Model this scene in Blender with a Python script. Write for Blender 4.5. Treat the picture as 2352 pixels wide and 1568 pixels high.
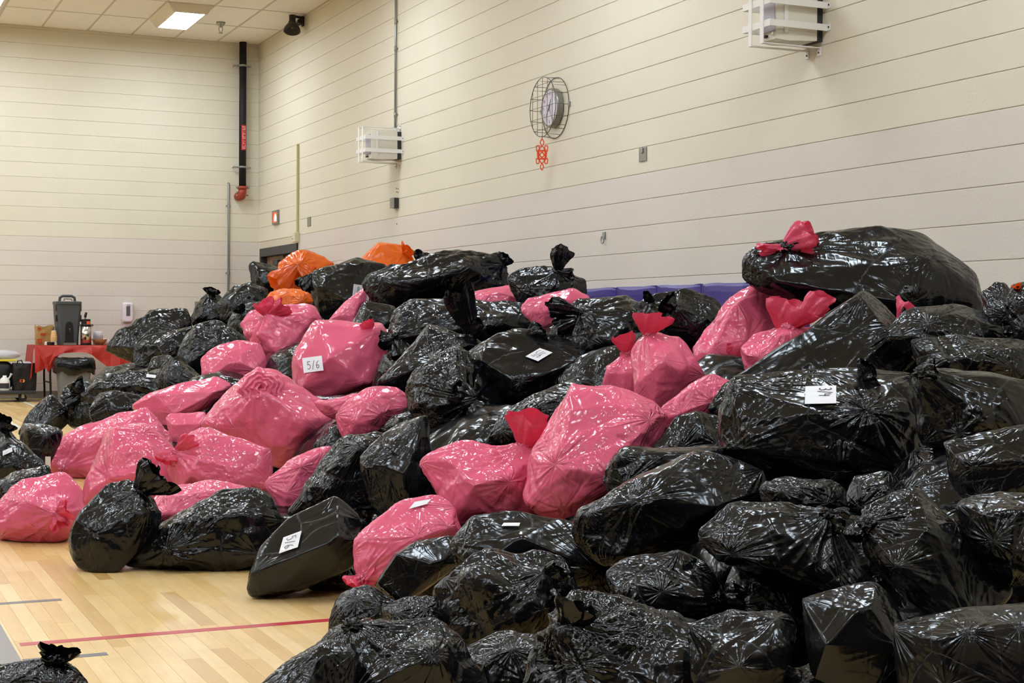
import bpy, bmesh, math, random
import numpy as np
from mathutils import Vector, Matrix

for _o in list(bpy.data.objects): bpy.data.objects.remove(_o)
SC = bpy.context.scene
COL = SC.collection
PI = math.pi

# ------------------------------------------------------------------ camera
W, H, F = 2352, 1568, 3480.0
HC = 1.065                                   # lens height above the floor
YAW, PITCH, ROLL = math.radians(24.4), math.radians(-0.675), 0.0052
XR, YF, ZC = 5.78, 21.75, 5.118               # right wall, far wall, ceiling
XL, YB = -9.0, -5.0                          # left wall, wall behind the camera
_fh = np.array([math.sin(YAW), math.cos(YAW), 0.0]); _rh = np.array([math.cos(YAW), -math.sin(YAW), 0.0])
CF = _fh * math.cos(PITCH) + np.array([0, 0, math.sin(PITCH)])
_uh = np.cross(_rh, CF)
CR = math.cos(ROLL) * _rh + math.sin(ROLL) * _uh
CU = -math.sin(ROLL) * _rh + math.cos(ROLL) * _uh
CAM = np.array([0.0, 0.0, HC])
cd = bpy.data.cameras.new('camera'); cam = bpy.data.objects.new('camera', cd); COL.objects.link(cam)
cd.sensor_width = 36.0; cd.lens = F / W * 36.0; cd.clip_end = 200
cam.matrix_world = Matrix(((CR[0], CU[0], -CF[0], 0), (CR[1], CU[1], -CF[1], 0), (CR[2], CU[2], -CF[2], HC), (0, 0, 0, 1)))
SC.camera = cam

# ------------------------------------------------------------------ world, light level, exposure
wd = bpy.data.worlds.new('world'); SC.world = wd; wd.use_nodes = True
wd.node_tree.nodes['Background'].inputs[0].default_value = (0.9, 0.95, 1.0, 1)
wd.node_tree.nodes['Background'].inputs[1].default_value = 0.0     # a closed hall: the ceiling fittings are the only light
LAMP = 30.0                                                         # strength of every ceiling lens
SC.view_settings.view_transform = 'Standard'; SC.view_settings.look = 'None'
SC.view_settings.gamma = 1.0; SC.view_settings.use_curve_mapping = False
SC.view_settings.exposure = 0.64

# ------------------------------------------------------------------ pixel rays
def ray(px, py): return CF + CR * ((px - W / 2) / F) + CU * ((H / 2 - py) / F)
def at(px, py, z): return CAM + ray(px, py) * z
def on_wall(px, py, x=None):
    d = ray(px, py); return CAM + d * (((XR if x is None else x)) / d[0])
def on_far(px, py, y=None):
    d = ray(px, py); return CAM + d * ((YF if y is None else y) / d[1])
def on_floor(px, py, z=0.0):
    d = ray(px, py); return CAM + d * ((z - HC) / d[2])

# ------------------------------------------------------------------ object helpers
def link(o, parent=None):
    COL.objects.link(o)
    if parent is not None: o.parent = parent
    return o
def tag(o, label=None, cat=None, group=None, kind=None):
    if label: o['label'] = label
    if cat: o['category'] = cat
    if group: o['group'] = group
    if kind: o['kind'] = kind
    return o
def empty(name, loc, label, cat, group=None):
    o = bpy.data.objects.new(name, None); o.location = loc; o.empty_display_size = 0.05
    return tag(link(o), label, cat, group)
class MB:
    """collects vertices and faces in world or thing coordinates"""
    def __init__(s): s.v = []; s.f = []
    def add(s, v, f):
        n = len(s.v); s.v += [tuple(map(float, q)) for q in v]; s.f += [tuple(i + n for i in t) for t in f]; return s
    def box(s, lo, hi):
        x0, y0, z0 = lo; x1, y1, z1 = hi
        return s.add([(x0,y0,z0),(x1,y0,z0),(x1,y1,z0),(x0,y1,z0),(x0,y0,z1),(x1,y0,z1),(x1,y1,z1),(x0,y1,z1)],
                     [(0,3,2,1),(4,5,6,7),(0,1,5,4),(1,2,6,5),(2,3,7,6),(3,0,4,7)])
    def rbox(s, lo, hi, r=0.01):
        """box with chamfered edges"""
        bm = bmesh.new(); lo = Vector(lo); hi = Vector(hi); c = (lo + hi) / 2; d = hi - lo
        bmesh.ops.create_cube(bm, size=1.0)
        for v in bm.verts: v.co = Vector((v.co.x * d.x, v.co.y * d.y, v.co.z * d.z)) + c
        bmesh.ops.bevel(bm, geom=bm.edges[:], offset=r, segments=2, profile=0.5, affect='EDGES')
        bm.verts.index_update()
        s.add([v.co for v in bm.verts], [[v.index for v in f.verts] for f in bm.faces]); bm.free(); return s
    def rings(s, rings, cap0=True, cap1=True):
        """loft closed rings of equal length"""
        n = len(rings[0]); v = [p for r in rings for p in r]; f = []
        for i in range(len(rings) - 1):
            for k in range(n):
                a, b = i * n + k, i * n + (k + 1) % n
                f.append((a, b, b + n, a + n))
        if cap0: f.append(tuple(range(n))[::-1])
        if cap1: f.append(tuple((len(rings) - 1) * n + k for k in range(n)))
        return s.add(v, f)
    def tube(s, pts, r, n=8, closed=False):
        pts = [np.array(p, float) for p in pts]; m = len(pts); rr = []; up = None
        for i in range(m):
            if closed: t = pts[(i + 1) % m] - pts[i - 1]
            else: t = pts[min(i + 1, m - 1)] - pts[max(i - 1, 0)]
            t = t / (np.linalg.norm(t) + 1e-9)
            if up is None:
                up = np.array([0, 0, 1.0]) if abs(t[2]) < 0.9 else np.array([1.0, 0, 0])
            a = np.cross(t, up); a /= np.linalg.norm(a) + 1e-9; b = np.cross(a, t); up = b
            ri = r[i] if hasattr(r, '__len__') else r
            rr.append([pts[i] + ri * (math.cos(2 * PI * k / n) * a + math.sin(2 * PI * k / n) * b) for k in range(n)])
        if closed: rr.append(rr[0])
        return s.rings(rr, not closed, not closed)
    def lathe(s, prof, n=24, c=(0, 0, 0), cap0=True, cap1=True):
        return s.rings([[(c[0] + r * math.cos(2 * PI * k / n), c[1] + r * math.sin(2 * PI * k / n), c[2] + z) for k in range(n)] for r, z in prof], cap0, cap1)
    def build(s, name, mat, parent=None, origin=None, smooth=False):
        me = bpy.data.meshes.new(name); v = np.array(s.v, float)
        if origin is not None: v = v - np.array(origin, float)
        me.from_pydata(v.tolist(), [], s.f); me.materials.append(mat)
        if smooth: me.shade_smooth()
        me.update()
        if mat.name.endswith('film'):
            a = me.attributes.new('crinkle', 'FLOAT', 'POINT'); a.data.foreach_set('value', [0.8] * len(me.vertices))
        o = bpy.data.objects.new(name, me)
        if origin is not None and parent is None: o.location = origin
        return link(o, parent)
def struct(o): o['kind'] = 'structure'; return o

# ------------------------------------------------------------------ materials
def srgb(r, g, b):
    f = lambda c: (c / 255 / 12.92) if c / 255 <= 0.04045 else ((c / 255 + 0.055) / 1.055) ** 2.4
    return (f(r), f(g), f(b), 1.0)
def mat(name, col, rough=0.5, spec=0.5, metal=0.0, var=0.0, bump=0.0, bscale=60.0, emit=0.0, nscale=6.0, trans=0.0):
    """plain procedural material: colour with noise variation and fine relief"""
    m = bpy.data.materials.new(name); m.use_nodes = True; nt = m.node_tree; b = nt.nodes['Principled BSDF']
    b.inputs['Base Color'].default_value = col; b.inputs['Roughness'].default_value = rough
    b.inputs['Specular IOR Level'].default_value = spec; b.inputs['Metallic'].default_value = metal
    tc = nt.nodes.new('ShaderNodeTexCoord')
    if var > 0:
        n = nt.nodes.new('ShaderNodeTexNoise'); n.inputs['Scale'].default_value = nscale; n.inputs['Detail'].default_value = 4
        nt.links.new(tc.outputs['Object'], n.inputs['Vector'])
        mx = nt.nodes.new('ShaderNodeMix'); mx.data_type = 'RGBA'
        mx.inputs[6].default_value = tuple(c * (1 - var) for c in col[:3]) + (1,); mx.inputs[7].default_value = tuple(min(1, c * (1 + var)) for c in col[:3]) + (1,)
        nt.links.new(n.outputs['Fac'], mx.inputs[0]); nt.links.new(mx.outputs[2], b.inputs['Base Color'])
    if bump > 0:
        n = nt.nodes.new('ShaderNodeTexNoise'); n.inputs['Scale'].default_value = bscale; n.inputs['Detail'].default_value = 3
        nt.links.new(tc.outputs['Object'], n.inputs['Vector'])
        bp = nt.nodes.new('ShaderNodeBump'); bp.inputs['Strength'].default_value = bump; bp.inputs['Distance'].default_value = 0.004
        nt.links.new(n.outputs['Fac'], bp.inputs['Height']); nt.links.new(bp.outputs['Normal'], b.inputs['Normal'])
    if emit > 0:
        b.inputs['Emission Color'].default_value = col; b.inputs['Emission Strength'].default_value = emit
    if trans > 0:
        b.inputs['Transmission Weight'].default_value = trans
    return m

def wall_paint():
    """two-tone painted concrete block: warm cream above the eleventh course, greyer rose below"""
    m = bpy.data.materials.new('painted_block'); m.use_nodes = True; nt = m.node_tree; b = nt.nodes['Principled BSDF']
    g = nt.nodes.new('ShaderNodeNewGeometry'); sp = nt.nodes.new('ShaderNodeSeparateXYZ'); nt.links.new(g.outputs['Position'], sp.inputs[0])
    st = nt.nodes.new('ShaderNodeMath'); st.operation = 'GREATER_THAN'; st.inputs[1].default_value = 11 * 0.2032; nt.links.new(sp.outputs['Z'], st.inputs[0])
    n1 = nt.nodes.new('ShaderNodeTexNoise'); n1.inputs['Scale'].default_value = 1.6; n1.inputs['Detail'].default_value = 4; nt.links.new(g.outputs['Position'], n1.inputs['Vector'])
    oi = nt.nodes.new('ShaderNodeObjectInfo')
    ad = nt.nodes.new('ShaderNodeMath'); ad.operation = 'ADD'; nt.links.new(n1.outputs['Fac'], ad.inputs[0])
    ml = nt.nodes.new('ShaderNodeMath'); ml.operation = 'MULTIPLY'; ml.inputs[1].default_value = 0.25; nt.links.new(oi.outputs['Random'], ml.inputs[0]); nt.links.new(ml.outputs[0], ad.inputs[1])
    def pair(c0, c1):
        x = nt.nodes.new('ShaderNodeMix'); x.data_type = 'RGBA'; x.inputs[6].default_value = c0; x.inputs[7].default_value = c1; nt.links.new(ad.outputs[0], x.inputs[0]); return x
    lo = pair(srgb(212, 203, 194), srgb(217, 209, 200)); hi = pair(srgb(214, 207, 188), srgb(221, 215, 198))
    mx = nt.nodes.new('ShaderNodeMix'); mx.data_type = 'RGBA'; nt.links.new(st.outputs[0], mx.inputs[0]); nt.links.new(lo.outputs[2], mx.inputs[6]); nt.links.new(hi.outputs[2], mx.inputs[7])
    nt.links.new(mx.outputs[2], b.inputs['Base Color']); b.inputs['Roughness'].default_value = 0.6; b.inputs['Specular IOR Level'].default_value = 0.25
    n2 = nt.nodes.new('ShaderNodeTexNoise'); n2.inputs['Scale'].default_value = 55; n2.inputs['Detail'].default_value = 4; nt.links.new(g.outputs['Position'], n2.inputs['Vector'])
    bp = nt.nodes.new('ShaderNodeBump'); bp.inputs['Strength'].default_value = 0.35; bp.inputs['Distance'].default_value = 0.004; nt.links.new(n2.outputs['Fac'], bp.inputs['Height']); nt.links.new(bp.outputs['Normal'], b.inputs['Normal'])
    return m

def wood_floor(per_object=True):
    """maple strip: colour drawn per board, grain along the board"""
    m = bpy.data.materials.new('maple_strip'); m.use_nodes = True; nt = m.node_tree; b = nt.nodes['Principled BSDF']
    g = nt.nodes.new('ShaderNodeNewGeometry'); oi = nt.nodes.new('ShaderNodeObjectInfo')
    at_ = nt.nodes.new('ShaderNodeAttribute'); at_.attribute_name = 'tone'
    sm = nt.nodes.new('ShaderNodeMath'); sm.operation = 'ADD'; nt.links.new(oi.outputs['Random'], sm.inputs[0]); nt.links.new(at_.outputs['Fac'], sm.inputs[1])
    fr = nt.nodes.new('ShaderNodeMath'); fr.operation = 'FRACT'; nt.links.new(sm.outputs[0], fr.inputs[0])
    mp = nt.nodes.new('ShaderNodeMapping'); mp.inputs['Scale'].default_value = (38, 3.0, 1); nt.links.new(g.outputs['Position'], mp.inputs['Vector'])
    n = nt.nodes.new('ShaderNodeTexNoise'); n.inputs['Scale'].default_value = 1.0; n.inputs['Detail'].default_value = 5; n.inputs['Distortion'].default_value = 0.6; nt.links.new(mp.outputs[0], n.inputs['Vector'])
    n2 = nt.nodes.new('ShaderNodeTexNoise'); n2.inputs['Scale'].default_value = 5.0; n2.inputs['Detail'].default_value = 3; nt.links.new(g.outputs['Position'], n2.inputs['Vector'])
    cr = nt.nodes.new('ShaderNodeValToRGB'); e = cr.color_ramp.elements
    e[0].color = srgb(198, 158, 96); e[1].color = srgb(230, 200, 146); k = e.new(0.12); k.color = srgb(210, 172, 108); k = e.new(0.5); k.color = srgb(222, 188, 126)
    nt.links.new(fr.outputs[0], cr.inputs[0])
    mx = nt.nodes.new('ShaderNodeMix'); mx.data_type = 'RGBA'; mx.blend_type = 'MULTIPLY'; mx.inputs[0].default_value = 0.5
    c2 = nt.nodes.new('ShaderNodeValToRGB'); c2.color_ramp.elements[0].position = 0.3; c2.color_ramp.elements[0].color = (0.72, 0.62, 0.5, 1); c2.color_ramp.elements[1].position = 0.6; c2.color_ramp.elements[1].color = (1, 1, 1, 1)
    av = nt.nodes.new('ShaderNodeMath'); av.operation = 'MULTIPLY_ADD'; av.inputs[1].default_value = 0.6; nt.links.new(n.outputs['Fac'], av.inputs[0])
    hv = nt.nodes.new('ShaderNodeMath'); hv.operation = 'MULTIPLY'; hv.inputs[1].default_value = 0.4; nt.links.new(n2.outputs['Fac'], hv.inputs[0]); nt.links.new(hv.outputs[0], av.inputs[2])
    nt.links.new(av.outputs[0], c2.inputs[0]); nt.links.new(cr.outputs[0], mx.inputs[6]); nt.links.new(c2.outputs[0], mx.inputs[7]); nt.links.new(mx.outputs[2], b.inputs['Base Color'])
    b.inputs['Roughness'].default_value = 0.28; b.inputs['Specular IOR Level'].default_value = 0.5
    return m

def plastic(name, col, rough, trans=0.0, tcol=None, var=None, bump=1.0, stint=None):
    """thin bag film: glossy, with fine crinkles; 'fold' carries the gathers that run to the knot"""
    m = bpy.data.materials.new(name); m.use_nodes = True; nt = m.node_tree; b = nt.nodes['Principled BSDF']; out = nt.nodes['Material Output']
    b.inputs['Base Color'].default_value = col; b.inputs['Roughness'].default_value = rough; b.inputs['IOR'].default_value = 1.5
    b.inputs['Specular IOR Level'].default_value = 0.44
    if stint: b.inputs['Specular Tint'].default_value = stint
    tc = nt.nodes.new('ShaderNodeTexCoord'); fa = nt.nodes.new('ShaderNodeAttribute'); fa.attribute_name = 'fold'
    oi = nt.nodes.new('ShaderNodeObjectInfo')
    mp = nt.nodes.new('ShaderNodeMapping'); nt.links.new(tc.outputs['Object'], mp.inputs['Vector'])
    cx = nt.nodes.new('ShaderNodeCombineXYZ'); rm = nt.nodes.new('ShaderNodeMath'); rm.operation = 'MULTIPLY'; rm.inputs[1].default_value = 37.0
    nt.links.new(oi.outputs['Random'], rm.inputs[0]); nt.links.new(rm.outputs[0], cx.inputs[0]); nt.links.new(rm.outputs[0], cx.inputs[2]); nt.links.new(cx.outputs[0], mp.inputs['Location'])
    rx = nt.nodes.new('ShaderNodeCombineXYZ'); r2 = nt.nodes.new('ShaderNodeMath'); r2.operation = 'MULTIPLY'; r2.inputs[1].default_value = 9.0
    nt.links.new(oi.outputs['Random'], r2.inputs[0]); nt.links.new(r2.outputs[0], rx.inputs[0]); nt.links.new(rm.outputs[0], rx.inputs[1]); nt.links.new(rx.outputs[0], mp.inputs['Rotation'])
    # stretched crinkles
    ms = nt.nodes.new('ShaderNodeMapping'); ms.inputs['Scale'].default_value = (76, 58, 5.5); nt.links.new(mp.outputs[0], ms.inputs['Vector'])
    na = nt.nodes.new('ShaderNodeTexNoise'); na.noise_type = 'RIDGED_MULTIFRACTAL'; na.inputs['Scale'].default_value = 1.0; na.inputs['Detail'].default_value = 2.5; na.inputs['Distortion'].default_value = 0.5
    nt.links.new(ms.outputs[0], na.inputs['Vector'])
    mt = nt.nodes.new('ShaderNodeMapping'); mt.inputs['Rotation'].default_value = (1.0, .6, .3); nt.links.new(mp.outputs[0], mt.inputs['Vector'])
    mt2 = nt.nodes.new('ShaderNodeMapping'); mt2.inputs['Scale'].default_value = (5.0, 52, 64); mt2.inputs['Location'].default_value = (4, 7, 2); nt.links.new(mt.outputs[0], mt2.inputs['Vector'])
    nb = nt.nodes.new('ShaderNodeTexNoise'); nb.noise_type = 'RIDGED_MULTIFRACTAL'; nb.inputs['Scale'].default_value = 1.0; nb.inputs['Detail'].default_value = 2.0; nb.inputs['Distortion'].default_value = 0.3; nt.links.new(mt2.outputs[0], nb.inputs['Vector'])
    # crossing straight creases with flat film between them
    def wave(rot, sc, dist, off):
        mq = nt.nodes.new('ShaderNodeMapping'); mq.inputs['Rotation'].default_value = rot; mq.inputs['Location'].default_value = (off, off * .7, 0); nt.links.new(mp.outputs[0], mq.inputs['Vector'])
        wv = nt.nodes.new('ShaderNodeTexWave'); wv.wave_type = 'BANDS'; wv.wave_profile = 'TRI'; wv.inputs['Scale'].default_value = sc; wv.inputs['Distortion'].default_value = dist
        wv.inputs['Detail'].default_value = 1.0; wv.inputs['Detail Scale'].default_value = 1.4; nt.links.new(mq.outputs[0], wv.inputs['Vector'])
        mm = nt.nodes.new('ShaderNodeTexNoise'); mm.inputs['Scale'].default_value = 5.0; mm.inputs['Detail'].default_value = 1; nt.links.new(mq.outputs[0], mm.inputs['Vector'])
        rr = nt.nodes.new('ShaderNodeMapRange'); rr.inputs[1].default_value = 0.47; rr.inputs[2].default_value = 0.6; nt.links.new(mm.outputs['Fac'], rr.inputs[0])
        q = nt.nodes.new('ShaderNodeMath'); q.operation = 'MULTIPLY'; nt.links.new(wv.outputs['Fac'], q.inputs[0]); nt.links.new(rr.outputs[0], q.inputs[1]); return q.outputs[0]
    w1, w2, w3 = wave((.4, .9, .2), 2.2, 2.6, 1.3), wave((1.3, .2, 1.0), 3.6, 2.4, 5.1), wave((2.2, 1.4, .5), 6.5, 3.0, 9.7)
    # gathers to the knot
    nf = nt.nodes.new('ShaderNodeTexNoise'); nf.noise_type = 'RIDGED_MULTIFRACTAL'; nf.inputs['Scale'].default_value = 1.0; nf.inputs['Detail'].default_value = 3; nt.links.new(fa.outputs['Vector'], nf.inputs['Vector'])
    mk = nt.nodes.new('ShaderNodeTexNoise'); mk.inputs['Scale'].default_value = 3.2; mk.inputs['Detail'].default_value = 1; nt.links.new(mp.outputs[0], mk.inputs['Vector'])
    mr = nt.nodes.new('ShaderNodeMapRange'); mr.inputs[1].default_value = 0.42; mr.inputs[2].default_value = 0.66; nt.links.new(mk.outputs['Fac'], mr.inputs[0])
    def mul(a, k):
        q = nt.nodes.new('ShaderNodeMath'); q.operation = 'MULTIPLY'; nt.links.new(a, q.inputs[0])
        if isinstance(k, float): q.inputs[1].default_value = k
        else: nt.links.new(k, q.inputs[1])
        return q.outputs[0]
    def add(a, c):
        q = nt.nodes.new('ShaderNodeMath'); q.operation = 'ADD'; nt.links.new(a, q.inputs[0]); nt.links.new(c, q.inputs[1]); return q.outputs[0]
    iv = nt.nodes.new('ShaderNodeMath'); iv.operation = 'SUBTRACT'; iv.inputs[0].default_value = 1.0; nt.links.new(mr.outputs[0], iv.inputs[1])
    hgt = add(add(add(mul(mul(na.outputs['Fac'], 0.22), mr.outputs[0]), mul(mul(nb.outputs['Fac'], 0.20), iv.outputs[0])), add(add(mul(w1, 0.5), mul(w2, 0.3)), mul(w3, 0.12))), mul(nf.outputs['Fac'], 0.75))
    ck = nt.nodes.new('ShaderNodeAttribute'); ck.attribute_name = 'crinkle'; hgt = mul(hgt, ck.outputs['Fac'])
    bp = nt.nodes.new('ShaderNodeBump'); bp.inputs['Strength'].default_value = 0.7 * bump; bp.inputs['Distance'].default_value = 0.024; nt.links.new(hgt, bp.inputs['Height']); nt.links.new(bp.outputs['Normal'], b.inputs['Normal'])
    if trans > 0:
        tl = nt.nodes.new('ShaderNodeBsdfTranslucent'); tl.inputs[0].default_value = tcol or col; nt.links.new(bp.outputs['Normal'], tl.inputs['Normal'])
        ms_ = nt.nodes.new('ShaderNodeMixShader'); ms_.inputs[0].default_value = trans
        nt.links.new(b.outputs[0], ms_.inputs[1]); nt.links.new(tl.outputs[0], ms_.inputs[2]); nt.links.new(ms_.outputs[0], out.inputs['Surface'])
    return m

M = {}
M['wall'] = wall_paint(); M['wood'] = wood_floor()
M['mortar'] = mat('mortar', srgb(206, 196, 176), 0.8, 0.2, var=0.06)
M['plaster'] = mat('plain_paint', srgb(205, 197, 178), 0.7, 0.2, var=0.03)
M['tile'] = mat('ceiling_tile', srgb(236, 231, 222), 0.85, 0.1, var=0.03, bump=0.3, bscale=140)
M['tbar'] = mat('grid_metal', srgb(196, 186, 172), 0.6, 0.3)
M['fitting'] = mat('fitting_enamel', srgb(222, 214, 196), 0.5, 0.3)
M['lens'] = mat('lit_lens', (0.83, 0.925, 1.0, 1), 0.5, 0.1, emit=LAMP)
M['black'] = plastic('black_film', (0.0032, 0.0032, 0.0040, 1), 0.19, stint=(0.92, 0.96, 1.0, 1))
M['pink'] = plastic('pink_film', srgb(217, 95, 126), 0.14, 0.04, srgb(225, 40, 60), bump=0.9)
M['pink_end'] = plastic('pink_film_single', srgb(218, 84, 116), 0.2, 0.32, srgb(238, 60, 84), bump=0.9)
M['orange'] = plastic('orange_film', srgb(232, 104, 22), 0.2, 0.12, srgb(240, 90, 10), bump=0.8)
M['orange_end'] = plastic('orange_film_single', srgb(232, 104, 22), 0.2, 0.4, srgb(240, 90, 10), bump=0.8)
M['black_end'] = M['black']
M['paper'] = mat('white_paper', srgb(226, 226, 232), 0.7, 0.2, var=0.02)
M['ink'] = mat('pen_ink', srgb(40, 40, 48), 0.6, 0.2)
M['darkmetal'] = mat('charcoal_metal', srgb(52, 52, 54), 0.45, 0.4, var=0.08)
M['blackpaint'] = mat('black_paint', srgb(20, 20, 22), 0.45, 0.4, var=0.1)
M['galv'] = mat('galvanised_steel', srgb(150, 152, 150), 0.38, 0.5, metal=0.7, var=0.08)
M['white'] = mat('white_enamel', srgb(232, 230, 226), 0.42, 0.4, var=0.02)
M['offwhite'] = mat('offwhite_plastic', srgb(222, 217, 204), 0.5, 0.3, var=0.02)
M['steelgrey'] = mat('brushed_plate', srgb(140, 138, 130), 0.35, 0.5, metal=0.5, var=0.06)
# ================================================================== the hall
BH, BL = 0.2032, 0.4064                     # block course height and length
_d0 = on_wall(597, 562); _d1 = on_wall(684, 552)
DY1, DY0, DZ = min(_d0[1], YF - 0.12), _d1[1], 2.135     # doorway along the right wall

def slab(name, boxes, m):
    b = MB()
    for lo, hi in boxes: b.box(lo, hi)
    return struct(b.build(name, m))
wall_right = slab('wall_right', [((XR+0.007, YB, 0), (XR+0.25, DY0, ZC+0.3)), ((XR+0.007, DY0, DZ), (XR+0.25, DY1, ZC+0.3)), ((XR+0.007, DY1, 0), (XR+0.25, YF+0.25, ZC+0.3))], M['mortar'])
wall_far = slab('wall_far', [((XL, YF+0.007, 0), (XR+0.007, YF+0.25, ZC+0.3))], M['mortar'])
wall_left = slab('wall_left', [((XL-0.25, YB, 0), (XL, YF+0.25, ZC+0.3))], mat('unseen_wall_brown', srgb(124, 104, 84), 0.6, 0.3, var=0.15))  # unseen wall, brown finish invented to cut its reflection in the black film
wall_back = slab('wall_back', [((XL-0.25, YB-0.25, 0), (XR+0.25, YB, ZC+0.3))], mat('unseen_wall_dark', srgb(60, 52, 58), 0.8, 0.2, var=0.2))  # unseen wall, darkened so bag fronts mirror less light
floor = slab('floor', [((XL, YB, -0.12), (XR+0.007, YF+0.007, -0.0035))], M['wood'])
ceiling = slab('ceiling', [((XL-0.25, YB-0.25, ZC+0.3), (XR+0.25, YF+0.25, ZC+0.4))], M['plaster'])

# concrete blocks: chamfered face, tight head joints, raked bed joints
def block_data(L, Hh, name):
    c = 0.0028; t = 0.03; b = MB()
    r = [[(-L/2,0,-Hh/2),(L/2,0,-Hh/2),(L/2,0,Hh/2),(-L/2,0,Hh/2)],
         [(-L/2,t-c,-Hh/2),(L/2,t-c,-Hh/2),(L/2,t-c,Hh/2),(-L/2,t-c,Hh/2)],
         [(-L/2+c*.07,t,-Hh/2+c),(L/2-c*.07,t,-Hh/2+c),(L/2-c*.07,t,Hh/2-c),(-L/2+c*.07,t,Hh/2-c)]]
    b.rings(r); return b
def lay(wall, along0, along1, place, holes, keyfn, limit, nrow):
    """one course after another in running bond; the largest in the picture are single objects"""
    cells = []
    for row in range(nrow):
        z0 = row * BH; z1 = min(z0 + BH, ZC + 0.02)
        s = along0 + (0 if row % 2 else -BL / 2)
        while s < along1:
            a, e = max(s, along0), min(s + BL, along1); s += BL
            if e - a < 0.04: continue
            segs = [(a, e)]
            for h0, h1, hz in holes:
                if z0 < hz - 0.01:
                    ns = []
                    for q0, q1 in segs:
                        if q1 <= h0 or q0 >= h1: ns.append((q0, q1)); continue
                        if q0 < h0: ns.append((q0, h0))
                        if q1 > h1: ns.append((h1, q1))
                    segs = ns
            for q0, q1 in segs:
                if q1 - q0 > 0.03: cells.append((q0, q1, z0, z1))
    cells.sort(key=keyfn); data = {}; rest = MB()
    for i, (a, e, z0, z1) in enumerate(cells):
        L, Hh = round(e - a - 0.0001, 4), round(z1 - z0 - 0.003, 4)
        rot, loc = place((a + e) / 2, (z0 + z1) / 2)
        if i < limit:
            k = (L, Hh)
            if k not in data:
                bb = block_data(L, Hh, 'block'); me = bpy.data.meshes.new('block'); me.from_pydata(bb.v, [], bb.f); me.materials.append(M['wall']); data[k] = me
            o = bpy.data.objects.new('block', data[k]); o.location = loc; o.rotation_euler = (0, 0, rot); link(o, wall)
        else:
            bb = block_data(L, Hh, 'block'); c, s_ = math.cos(rot), math.sin(rot)
            rest.add([(loc[0] + c*x - s_*y, loc[1] + s_*x + c*y, loc[2] + z) for x, y, z in bb.v], bb.f)
    if rest.v: rest.build('block_field', M['wall'], wall)['kind'] = 'stuff'
def vis_right(c):
    y, z = (c[0] + c[1]) / 2, (c[2] + c[3]) / 2
    v = np.array([XR, y, z]) - CAM; zc = v @ CF; u = W/2 + F * (v @ CR) / zc; w = H/2 - F * (v @ CU) / zc
    return (0 if (zc > 1 and -20 < u < W + 30 and -30 < w < H and z > 1.25) else 1, zc)
lay(wall_right, 4.0, YF, lambda a, z: (PI / 2, (XR + 0.03, a, z)), [(DY0 - 0.02, DY1 + 0.02, DZ + 0.02)], vis_right, 300, 26)
def vis_far(c):
    x, z = (c[0] + c[1]) / 2, (c[2] + c[3]) / 2
    return (0 if x > 2.0 else 1, -z if z < 0.8 else z)
lay(wall_far, -1.6, XR, lambda a, z: (PI, (a, YF + 0.03, z)), [], vis_far, 300, 26)
slab('wall_far_side', [((XL, YF, 0), (-1.6, YF + 0.01, ZC))], M['wall']); slab('wall_right_side', [((XR, YB, 0), (XR + 0.01, 4.0, ZC))], M['wall'])

# baseboard
struct(MB().box((XL, YF - 0.012, 0), (XR - 0.0, YF - 0.0005, 0.1)).build('baseboard_far', mat('cove_base', srgb(128, 124, 118), 0.5, 0.3, var=0.05)))

# ceiling tiles in an exposed grid
TW, TL = 0.6096, 1.2192
LX0, LY0 = 4.25, 19.915                      # the lit fitting in view
_gx0 = LX0 - TW / 2; _gy0 = LY0 - TL / 2
lights = set()
for i in range(-6, 1):
    for j in range(-4, 1): lights.add((i * 4, j * 4))
tme = None; field = MB()
ix = range(-22, 3); iy = range(-21, 3)
for i in ix:
    for j in iy:
        x0, y0 = _gx0 + i * TW, _gy0 + j * TL; x1, y1 = x0 + TW, y0 + TL
        if x0 >= XR - 0.03 or y0 >= YF - 0.03 or x1 < XL or y1 < YB: continue
        if (i, j) in lights: continue
        x1 = min(x1, XR); y1 = min(y1, YF); lo = (x0 + 0.011, y0 + 0.011, ZC); hi = (x1 - 0.011, y1 - 0.011, ZC + 0.016)
        if i >= -7 and j >= -3:
            full = abs(x1 - x0 - TW) < 1e-4 and abs(y1 - y0 - TL) < 1e-4
            if full and tme:
                o = bpy.data.objects.new('ceiling_tile', tme); o.location = (x0, y0, ZC); link(o, ceiling)
            else:
                o = MB().box((0.011, 0.011, 0), (x1 - x0 - 0.011, y1 - y0 - 0.011, 0.016)).build('ceiling_tile', M['tile'], ceiling); o.location = (x0, y0, ZC)
                if full: tme = o.data
        else: field.box(lo, hi)
field.build('ceiling_tile_field', M['tile'], ceiling)['kind'] = 'stuff'
for i in range(-22, 4):
    x = _gx0 + i * TW
    if XL < x < XR: MB().box((x - 0.0125, YB, ZC - 0.004), (x + 0.0125, YF, ZC + 0.03)).build('grid_bar', M['tbar'], ceiling)
for j in range(-21, 4):
    y = _gy0 + j * TL
    if YB < y < YF: MB().box((XL, y - 0.0125, ZC - 0.0035), (XR, y + 0.0125, ZC + 0.029)).build('grid_bar', M['tbar'], ceiling)
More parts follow.
